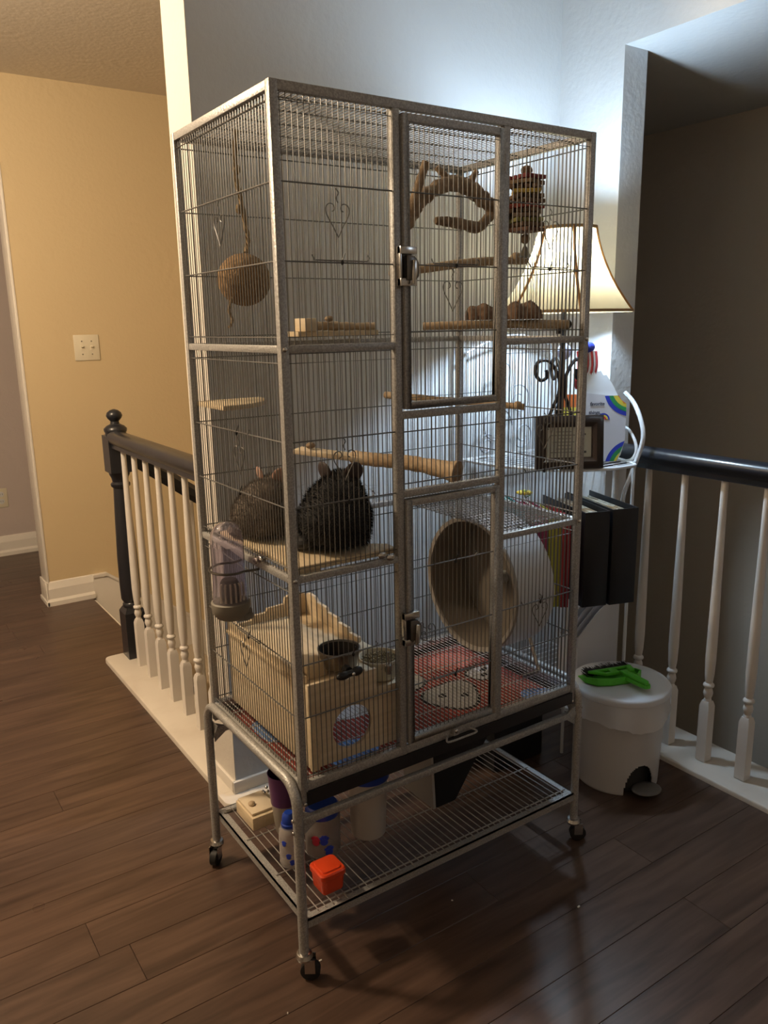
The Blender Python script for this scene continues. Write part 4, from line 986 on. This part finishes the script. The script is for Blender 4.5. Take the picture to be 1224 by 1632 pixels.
MB().tube([(LX, LY, 1.44), (LX + .034, LY, 1.47), (LX + .034, LY, 1.55), (LX, LY, 1.60)], .0015, 5).tube([(LX, LY, 1.44), (LX - .034, LY, 1.47), (LX - .034, LY, 1.55), (LX, LY, 1.60)], .0015, 5).tube([(LX - .084, LY, 1.602), (LX + .084, LY, 1.602)], .0015, 5).build('harp', M_CHROME, lp)

# framed certificate on the top shelf, facing the camera
fr = thing('picture_frame', 'dark brown frame with a small document on the rack top shelf', 'picture frame', (1.087, .32, .928))
fa = math.atan2(.268 - .372, 1.174 - 1.0); tl_ = ('X', -.10)
FC = Vector((1.087, .322, .928)); RF = Matrix.Rotation(fa, 3, 'Z') @ Matrix.Rotation(-.10, 3, 'X')
def fpt(x, y, z_): return FC + RF @ Vector((x, y, z_))
def fbox(mb, x0, x1, y0, y1, z0, z1):
    v = [fpt(x, y, z_) for z_ in (z0, z1) for y in (y0, y1) for x in (x0, x1)]
    return mb.add(v, [(0, 2, 3, 1), (4, 5, 7, 6), (0, 1, 5, 4), (2, 6, 7, 3), (0, 4, 6, 2), (1, 3, 7, 5)])
fw, fh = .101, .156
def frame_ring(mb, o, i, yo, yi):
    a = [(-fw + o, o), (fw - o, o), (fw - o, fh - o), (-fw + o, fh - o)]; b = [(-fw + i, i), (fw - i, i), (fw - i, fh - i), (-fw + i, fh - i)]
    vs = [fpt(x, yo, z_) for x, z_ in a] + [fpt(x, yi, z_) for x, z_ in b] + [fpt(x, .012, z_) for x, z_ in a] + [fpt(x, .012, z_) for x, z_ in b]
    fs = []
    for k in range(4):
        l = (k + 1) % 4; fs += [(k, l, 4 + l, 4 + k), (k, 8 + k, 8 + l, l), (4 + k, 4 + l, 12 + l, 12 + k), (8 + k, 12 + k, 12 + l, 8 + l)]
    mb.add(vs, fs)
mb = MB(); frame_ring(mb, 0, .022, -.006, -.012); mb.build('frame', mat('dark_walnut_frame', (.022, .014, .011), .35, coat=.15), fr, bevel=.0015)
mb = MB(); frame_ring(mb, .022, .034, -.011, .002); mb.build('inner_bevel', mat('brown_frame_bevel', (.05, .03, .022), .35, coat=.1), fr)
mb = MB(); fbox(mb, -.068, .068, .004, .007, .033, .123); mb.build('document', mat('document_paper', (.74, .76, .66), .7), fr)
mb = MB(); fbox(mb, -.070, .070, -.001, .0005, .031, .125); mb.build('glass', mat('frame_glass', (1, 1, 1), .02, trans=1, ior=1.2), fr)
mb = MB(); fbox(mb, .030, .036, .002, .0038, .036, .120); mb.build('document_band', mat('band_grey', (.12, .13, .12), .7), fr)
mb = MB(); g = random.Random(8)
for k in range(7):
    z_ = .108 - k * .010; l = g.uniform(.02, .042); fbox(mb, -.012 - l, -.012 + l * .8, .0025, .0038, z_, z_ + .0016)
fbox(mb, .044, .052, .0025, .0038, .046, .052); fbox(mb, .046, .050, .0025, .0038, .098, .103)
mb.build('document_print', mat('print_ink', (.10, .11, .10), .7), fr)

# child's drawing board behind the frame
ar = thing('rainbow_drawing', 'child drawing with rainbow corners reading favorite things', 'drawing', (1.25, .34, .93))
AC = Vector((1.242, .346, .929)); aa = math.atan2(-.5, .86); RA = Matrix.Rotation(aa, 3, 'Z') @ Matrix.Rotation(-.08, 3, 'X')
def apt(x, y, z_): return AC + RA @ Vector((x, y, z_))
def aplate(poly, y0, y1, m_, nm, mb=None):
    n = len(poly); b = mb or MB(); b.add([apt(x, y0, z_) for x, z_ in poly] + [apt(x, y1, z_) for x, z_ in poly], [tuple(range(n - 1, -1, -1)), tuple(range(n, 2 * n))] + [(i, (i + 1) % n, n + (i + 1) % n, n + i) for i in range(n)])
    return b.build(nm, m_, ar, smooth=False) if mb is None else b
MPAP = mat('drawing_paper', (.55, .56, .62), .8); MPW = mat('white_tissue', (.70, .73, .78), .8)
aplate([(-.052, 0), (.055, 0), (.068, .02), (.080, .06), (.083, .13), (.074, .175), (.060, .198), (-.052, .210)], 0, .002, MPAP, 'paper')
aplate([(-.052, .20), (.066, .186), (.040, .235), (.022, .262), (.012, .262), (.004, .275), (-.03, .268), (-.052, .28)], .0045, .006, MPW, 'backing_sheet')
RB = [(.02, .04, .42), (.02, .22, .07), (.62, .52, .06), (.60, .20, .03), (.42, .03, .02)]
def arc_band(cx_, cz_, r0, r1, a0, a1, clip, m_, yy, n=18):
    pts = []; 
    o_ = [(cx_ + r1 * cos(lerp(a0, a1, k / n)), cz_ + r1 * sin(lerp(a0, a1, k / n))) for k in range(n + 1)]; i_ = [(cx_ + r0 * cos(lerp(a0, a1, k / n)), cz_ + r0 * sin(lerp(a0, a1, k / n))) for k in range(n + 1)]
    o_ = [clip(*p) for p in o_]; i_ = [clip(*p) for p in i_]
    mb = MB(); vs = [apt(x, yy, z_) for x, z_ in o_] + [apt(x, yy, z_) for x, z_ in i_]
    mb.add(vs, [(k, k + 1, n + 2 + k, n + 1 + k) for k in range(n)]); mb.build('rainbow_stripe', m_, ar, smooth=False)
rbm = [mat('crayon_%d' % i, c, .8) for i, c in enumerate(RB)]
def clipA(x, z_):   # keep inside the right-hand edge
    lim = .060 + (.198 - z_) * .62 if z_ > .175 else (.083 if z_ > .13 else .083 - (.13 - z_) * .05)
    return (min(x, lim), min(z_, .2))
for i in range(5):
    r1, r0 = .085 - i * .0125, .085 - (i + 1) * .0125
    arc_band(.098, .222, r0, r1, radians(190), radians(262), clipA, rbm[i], -.0006 - .0001 * i)
    arc_band(.103, -.020, r0, r1, radians(100), radians(173), lambda x, z_: (min(x, .055 + .4 * z_ if z_ < .06 else .080), max(z_, .001)), rbm[i], -.0006 - .0001 * i)
for i in range(3): arc_band(.012, .128, .020 - (i + 1) * .005, .020 - i * .005, 0, pi, lambda x, z_: (x, z_), rbm[(0, 2, 4)[i]], -.0008)
aplate([(-.022, .075), (-.012, .075), (-.010, .118), (-.018, .122), (-.026, .115)], -.0009, -.0004, mat('crayon_sky', (.16, .36, .62), .8), 'crayon_scribble')
def text(body, size, x, z_, shear=.15):
    cu = bpy.data.curves.new('t', 'FONT'); cu.body = body; cu.size = size; cu.shear = shear; cu.extrude = .0001; cu.resolution_u = 3; cu.offset = .0004
    o = bpy.data.objects.new('t', cu); COL.objects.link(o); dg = bpy.context.evaluated_depsgraph_get()
    me = bpy.data.meshes.new_from_object(o.evaluated_get(dg)); bpy.data.objects.remove(o)
    b = BASE[ar.name]
    for v in me.vertices: v.co = apt(x + v.co.x, -.0012 - v.co.z, z_ + v.co.y) - b
    me.materials.clear(); me.materials.append(mat('pencil', (.06, .06, .08), .8)); o = bpy.data.objects.new('lettering', me); COL.objects.link(o); o.parent = ar
text('favorite', .0145, -.030, .172); text('things.', .0145, -.034, .146)
# small card, flag fan and helmet-like blue ball near the lamp
cd = thing('rainbow_card', 'small bright striped card standing behind the dark frame', 'card', (1.25, .455, .93))
cb = Vector((1.225, .465, .928)); 
for i, (c_, z0, z1) in enumerate((((.60, .14, .03), .16, .20), ((.62, .52, .06), .12, .16), ((.03, .33, .09), .06, .12))):
    MB().obox((cb.x, cb.y, cb.z + (z0 + z1) / 2), (.055, .002, z1 - z0), -.5).build('stripe', mat('card_%d' % i, c_, .7), cd)
for i, (c_, z0, z1) in enumerate((((.03, .30, .09), .14, .20), ((.04, .15, .60), .07, .14))):
    MB().obox((cb.x + .052, cb.y - .028, cb.z + (z0 + z1) / 2), (.05, .002, z1 - z0), -.5).build('stripe', mat('card2_%d' % i, c_, .7), cd)
MB().obox((cb.x + .025, cb.y - .011, cb.z + .030), (.11, .006, .06), -.5).build('foot', M_WHITEP, cd)
fl = thing('striped_flag', 'folded red and white striped flag with blue top on the lamp base', 'flag', (1.215, .42, 1.16))
for i in range(9):
    x = 1.196 + .0062 * i; y = .405 - .0034 * i
    MB().tube(bez([(x, y, 1.262), (x + .003, y - .003, 1.22), (x - .002, y + .002, 1.17), (x + .001, y, 1.150 + .004 * (i % 3))], 4), .0036, 6).build('stripe', mat('flag_red', (.36, .03, .03), .7) if i % 2 == 0 else mat('flag_white', (.60, .56, .58), .7), fl)
MB().ell((1.222, .392, 1.273), (.032, .014, .017), 18, 10).build('blue_field', mat('flag_blue', (.03, .05, .38), .6), fl)
MB().ell((1.160, .425, 1.262), (.026, .016, .024), 16, 10).build('star_field', mat('flag_pale_blue', (.42, .46, .68), .6), fl)

# binders on the middle shelf
def binder(base, yaw, w_, d_, h_, label):
    o = thing('binder', label, 'binder', base, None); R_ = Matrix.Rotation(yaw, 3, 'Z'); Bv = Vector(base); MBK = mat('black_vinyl', (.006, .006, .008), .38)
    def q(mb, x0, x1, y0, y1, z0, z1):
        v = [Bv + R_ @ Vector((x, y, z_)) for z_ in (z0, z1) for y in (y0, y1) for x in (x0, x1)]; return mb.add(v, [(0, 2, 3, 1), (4, 5, 7, 6), (0, 1, 5, 4), (2, 6, 7, 3), (0, 4, 6, 2), (1, 3, 7, 5)])
    q(MB(), 0, w_, 0, .004, 0, h_).build('spine', MBK, o, bevel=.0012)
    q(MB(), 0, .004, .0045, d_, 0, h_).build('cover', MBK, o, bevel=.001); q(MB(), w_ - .004, w_, .0045, d_, 0, h_).build('cover', MBK, o, bevel=.001)
    mb = MB(); g = random.Random(int(w_ * 1000)); n = 14
    for k in range(n):
        x = lerp(.010, w_ - .012, k / (n - 1)); q(mb, x, x + (w_ - .022) / n * .75, .018 + g.uniform(0, .006), d_ - .012 - g.uniform(0, .02), .008, h_ - .010 - g.uniform(0, .010))
    mb.build('papers', mat('paper_sheets', (.48, .46, .38), .8), o, smooth=False, kind='stuff')
yw = math.atan2(.16 - .205, 1.11 - 1.045)
binder((1.043, .213, .5385), radians(-19), .079, .27, .283, 'thick black binder on the rack, left one with ruffled papers')
binder((1.1225, .181, .5385), radians(-18), .083, .27, .287, 'thick black binder on the rack, right one beside the railing')
# coloured folders standing behind the cage's right post
def folder(x, y, yaw, w_, d_, h_, col, label, k):
    o = thing('folder', label, 'folder', (x, y, .5385)); R_ = Matrix.Rotation(yaw, 3, 'Z'); Bv = Vector((x, y, .5385)); m_ = mat('folder_%d' % k, col, .6)
    def q(x0, x1, y0, y1, z0, z1):
        v = [Bv + R_ @ Vector((a, b, c_)) for c_ in (z0, z1) for b in (y0, y1) for a in (x0, x1)]; return MB().add(v, [(0, 2, 3, 1), (4, 5, 7, 6), (0, 1, 5, 4), (2, 6, 7, 3), (0, 4, 6, 2), (1, 3, 7, 5)])
    q(0, w_, 0, .003, 0, h_).build('spine', m_, o, bevel=.001); q(0, .002, .0035, d_, 0, h_).build('cover', m_, o); q(w_ - .002, w_, .0035, d_, 0, h_).build('cover', m_, o)
    q(.003, w_ - .003, .008, d_ - .006, .003, h_ - .006).build('papers', mat('paper_sheets', (.48, .46, .38), .8), o)
fx_, fy_ = 1.015, .236; dirv = Vector((-.80, .60)) 
for k, (c_, w_, h_, lb) in enumerate((((.30, .02, .03), .010, .272, 'thin dark red folder right of the yellow binder'), ((.33, .03, .035), .010, .268, 'thin bright red folder beside the yellow binder'), ((.40, .38, .05), .036, .270, 'yellow-green ring binder between red and pink folders'),
                                     ((.30, .04, .10), .022, .285, 'deep pink folder left of the yellow binder'), ((.34, .05, .13), .020, .280, 'pink folder in the middle of the row behind the wheel'), ((.26, .03, .09), .020, .290, 'dark magenta folder left of the pink one'), ((.02, .22, .25), .018, .300, 'teal folder at the left end of the row'))):
    fx_ += dirv.x * (w_ + .002); fy_ += dirv.y * (w_ + .002)
    folder(fx_, fy_, radians(-24), w_, .17, h_, c_, lb, k)
# little yellow-green flower pick on the folders
fw_ = thing('artificial_flower', 'yellow artificial flower lying on top of the folders', 'flower', (1.0, .42, .842))
for k in range(8):
    a = 2 * pi * k / 8; MB().ell((.985 + .014 * cos(a), .40 + .014 * sin(a), .858), (.011, .008, .005), 10, 6, Matrix.Rotation(a, 3, 'Z')).build('petal', mat('yellow_petal', (.60, .45, .05), .7), fw_)
MB().ell((.985, .40, .861), (.008, .008, .006), 10, 6).build('flower_center', mat('green_center', (.25, .30, .06), .8), fw_)
MB().tube([(.985, .40, .856), (.99, .40, .842), (1.03, .42, .842)], .002, 6).build('stem', mat('green_stem', (.06, .16, .04), .8), fw_)
# magazine files on the bottom shelf
def magfile(x, y, yaw, label):
    o = thing('magazine_file', label, 'magazine file', (x, y, .2025), None); R_ = Matrix.Rotation(yaw, 3, 'Z'); Bv = Vector((x, y, .2025)); m_ = mat('white_card', (.66, .66, .69), .6)
    prof_ = [(0, 0), (.20, 0), (.20, .275), (.10, .245), (.04, .205), (0, .175)]
    for yy, nm in ((-.001, 'side_panel'), (.022, 'side_panel')):
        mb = MB(); n = len(prof_); vs = [Bv + R_ @ Vector((a, yy + d_, b)) for d_ in (0, .002) for a, b in prof_]
        mb.add(vs, [tuple(range(n - 1, -1, -1)), tuple(range(n, 2 * n))] + [(i, (i + 1) % n, n + (i + 1) % n, n + i) for i in range(n)]); mb.build(nm, m_, o, smooth=False)
    v = [Bv + R_ @ Vector((a, b, c_)) for c_ in (0, .175) for b in (.0015, .0215) for a in (-.001, .001)]
    MB().add(v, [(0, 2, 3, 1), (4, 5, 7, 6), (0, 1, 5, 4), (2, 6, 7, 3), (0, 4, 6, 2), (1, 3, 7, 5)]).build('front_panel', m_, o)
    v = [Bv + R_ @ Vector((a, b, c_)) for c_ in (.003, .17) for b in (.003, .020) for a in (.004, .196)]
    MB().add(v, [(0, 2, 3, 1), (4, 5, 7, 6), (0, 1, 5, 4), (2, 6, 7, 3), (0, 4, 6, 2), (1, 3, 7, 5)]).build('magazines', mat('paper_sheets', (.48, .46, .38), .8), o)
magfile(1.150, .372, .05, 'white slanted magazine file, rear one of two behind the trash can')
magfile(1.165, .332, .05, 'white slanted magazine file, front one of two behind the trash can')
xb_ = thing('black_crate', 'black plastic crate on the floor behind the cage right rear leg', 'crate', (.94, .5, 0))
MB().box(.845, 1.05, .36, .64, .0, .19).build('tub', M_BLK, xb_, bevel=.006)
MB().box(.840, 1.055, .355, .645, .182, .1925).build('rim', M_BLK, xb_, bevel=.003)
bb = thing('storage_box', 'blue and white box low behind the cage right leg', 'box', (.93, .5, .2025))
MB().box(.86, 1.02, .38, .58, .193, .285).build('carton', M_BLUE, bb, bevel=.002)
MB().box(.955, 1.0205, .3795, .5805, .1935, .2855).build('label_panel', mat('label_grey', (.45, .46, .48), .6), bb)

# ---------------- trash can with dustpan
tcn = thing('trash_can', 'white oval pedal trash can on the floor by the right railing', 'trash can', (1.125, .14, 0))
TX, TY = 1.148, .145
def ovl(k, z_, n=48, ox=0, oy=0): return ([(TX + .006 + k * .140 * cos(2 * pi * i / n), TY + .004 + k * .140 * sin(2 * pi * i / n)) for i in range(n)], z_)
# body with arched cut-out for the pedal: drop faces near the pedal direction below an arch
pd = radians(-106)
n = 180; rows = [(0.0, .86), (.004, .875)] + [(.004 + .0045 * i, .875 + .0012 * i) for i in range(1, 22)] + [(.14, .915), (.2, .935), (.27, .955), (.283, .96)]
def body_shell(mb, dr_):
    vs = []; fs = []
    for z_, k in rows:
        for i in range(n):
            a = 2 * pi * i / n; vs.append((TX + (k * .138 - dr_) * cos(a), TY + (k * .138 - dr_) * sin(a), z_))
    for r_ in range(len(rows) - 1):
        for i in range(n):
            am = 2 * pi * (i + .5) / n; d_ = (am - pd + pi) % (2 * pi) - pi; zm = (rows[r_][0] + rows[r_ + 1][0]) / 2
            if (d_ / .42) ** 2 + (zm / .095) ** 2 < 1: continue
            l = (i + 1) % n; fs.append((r_ * n + i, r_ * n + l, (r_ + 1) * n + l, (r_ + 1) * n + i))
    mb.add(vs, fs)
mb = MB(); body_shell(mb, 0); body_shell(mb, .003); mb.build('body', mat('bin_plastic', (.56, .56, .57), .33), tcn, angle=50)
MB().lathe([(.100, .004), (.105, .26)], (TX, TY, 0), 32).build('inner_pail', mat('dark_pail', (.03, .03, .03), .6), tcn)
loft(MB(), [ovl(1.0, .283), ovl(1.03, .286), ovl(1.03, .300), ovl(1.0, .305), ovl(.9, .308), ovl(.4, .311)]).build('lid', mat('bin_lid', (.62, .64, .67), .3), tcn, angle=50)
pc = Vector((TX + .130 * cos(pd + .12), TY + .130 * sin(pd + .12), .020)); 
MB().ell(pc, (.046, .036, .009), 20, 10, Matrix.Rotation(pd + pi / 2, 3, 'Z')).build('pedal', mat('pedal_grey', (.13, .125, .12), .5), tcn)
# liner edge folded out
mb = MB(); g = random.Random(6); k_ = 72; vs = []; fs = []
for j, z_ in enumerate((.285, .270, .250, .228)):
    for i in range(k_):
        a = 2 * pi * i / k_; out = .0045 + (0.0045 * j) * (0.6 + .4 * sin(7 * a)) + g.uniform(0, .0012) * j
        zz = z_ - (.018 * max(0, sin(3 * a + 1.0)) + g.uniform(0, .006)) * (j / 3.0); vs.append((TX + (.955 * .138 + out - .0) * cos(a), TY + (.955 * .138 + out) * sin(a), zz))
for j in range(3):
    for i in range(k_): l = (i + 1) % k_; fs.append((j * k_ + i, j * k_ + l, (j + 1) * k_ + l, (j + 1) * k_ + i))
mb.add(vs, fs); mb.build('bag_liner', mat('thin_bag', (.74, .75, .77), .3, trans=.25, ior=1.05), tcn)
dp = thing('dustpan', 'lime green dustpan lying on the white trash can lid', 'dustpan', (1.13, .14, .3115)); MGn = mat('lime_plastic', (.10, .50, .04), .35, sss=.05)
DC = Vector((1.143, .205, .3125)); RD = Matrix.Rotation(radians(-17), 3, 'Z')
# local: x across the mouth, -y towards handle
def dpt(x, y, z_): return DC + RD @ Vector((x, y, z_))
def dplate(poly, z0, z1, mb):
    n_ = len(poly); return mb.add([dpt(x, y, z0) for x, y in poly] + [dpt(x, y, z1) for x, y in poly], [tuple(range(n_ - 1, -1, -1)), tuple(range(n_, 2 * n_))] + [(i, (i + 1) % n_, n_ + (i + 1) % n_, n_ + i) for i in range(n_)])
pan = [(-.088, .0), (.088, .0), (.092, -.03), (.085, -.066), (.06, -.086), (.03, -.092), (-.03, -.090), (-.07, -.078), (-.092, -.045)]
mb = dplate(pan, 0, .003, MB())
n_ = len(pan)
for i in range(1, n_ - 1 + 1):
    a, b = pan[i], pan[(i + 1) % n_]
    cx_, cy_ = 0, -.04
    a2 = (lerp(a[0], cx_, .045), lerp(a[1], cy_, .05)); b2 = (lerp(b[0], cx_, .045), lerp(b[1], cy_, .05))
    if i == n_ - 1 + 0: pass
    ha = .003 + .020 * min(1, -a[1] / .06); hb = .003 + .020 * min(1, -b[1] / .06)
    vs = [dpt(a[0], a[1], .0), dpt(b[0], b[1], .0), dpt(b[0], b[1], hb), dpt(a[0], a[1], ha), dpt(a2[0], a2[1], .0), dpt(b2[0], b2[1], .0), dpt(b2[0], b2[1], hb), dpt(a2[0], a2[1], ha)]
    mb.add(vs, [(0, 1, 2, 3), (5, 4, 7, 6), (3, 2, 6, 7), (0, 3, 7, 4), (1, 5, 6, 2)])
mb.build('pan', MGn, dp, angle=50)
dplate([(.012, -.085), (.046, -.085), (.058, -.150), (.050, -.162), (.036, -.162), (.028, -.150)], .010, .021, MB()).build('handle', MGn, dp, bevel=.003)
hb_ = thing('hand_brush', 'lime green hand brush with black bristles nested in the dustpan', 'brush', (1.14, .19, .325))
def tri_hole(cx_, w2, out, inn, mbx, z0, z1):
    nn = len(out); vs = [dpt(x, y, z_) for z_ in (z0, z1) for x, y in out] + [dpt(x, y, z_) for z_ in (z0, z1) for x, y in inn]
    fs = []
    for i in range(nn):
        j = (i + 1) % nn; fs += [(i, j, nn + j, nn + i), (2 * nn + j, 2 * nn + i, 3 * nn + i, 3 * nn + j), (nn + i, nn + j, 3 * nn + j, 3 * nn + i), (j, i, 2 * nn + i, 2 * nn + j)]
    return mbx.add(vs, fs)
mbx = MB()
tri_hole(0, 0, [(-.072, -.026), (.002, -.026), (.002, -.062), (-.030, -.062)], [(-.045, -.034), (-.010, -.034), (-.010, -.052), (-.028, -.052)], mbx, .018, .027)
tri_hole(0, 0, [(.002, -.026), (.072, -.026), (.066, -.060), (.002, -.062)], [(.014, -.034), (.054, -.034), (.050, -.050), (.014, -.052)], mbx, .018, .027)
mbx.build('head', MGn, hb_, bevel=.0015)
dplate([(.012, -.058), (.036, -.058), (.052, -.150), (.044, -.160), (.034, -.158)], .0215, .031, MB()).build('handle', MGn, hb_, bevel=.003)
mb = MB(); g = random.Random(12)
for i in range(420):
    x = lerp(-.074, .074, g.random()); y = -.026; z_ = g.uniform(.006, .024)
    a = dpt(x, y, z_); b = dpt(x + g.uniform(-.004, .004), g.uniform(.0, .012), z_ + g.uniform(-.008, .004)); mb.tube([a, b], .0009, 3, cap=False)
mb.build('bristles', M_BLK, hb_, kind='stuff')

# small white crumbs on the floor
crm = [(.038, .020, .006, 'pale crumb on the floor just right of the front left caster'), (-.085, -.062, .004, 'small pale crumb on the floor left of the front left caster'),
       (.39, .0, .004, 'lone pale sliver on the dark floor under the middle of the shelf front'), (.62, -.19, .007, 'longest pale sliver on the dark floor in front of the cage right half')]
for i, (x, y, s_, lb) in enumerate(crm):
    o = MB().obox((x, y, .0012), (s_, s_ * .55, .002), i * 1.1).build('crumb', mat('crumb', (.6, .58, .52), .8), None, base=(x, y, 0), smooth=False)
    tag(o, lb, 'crumb')
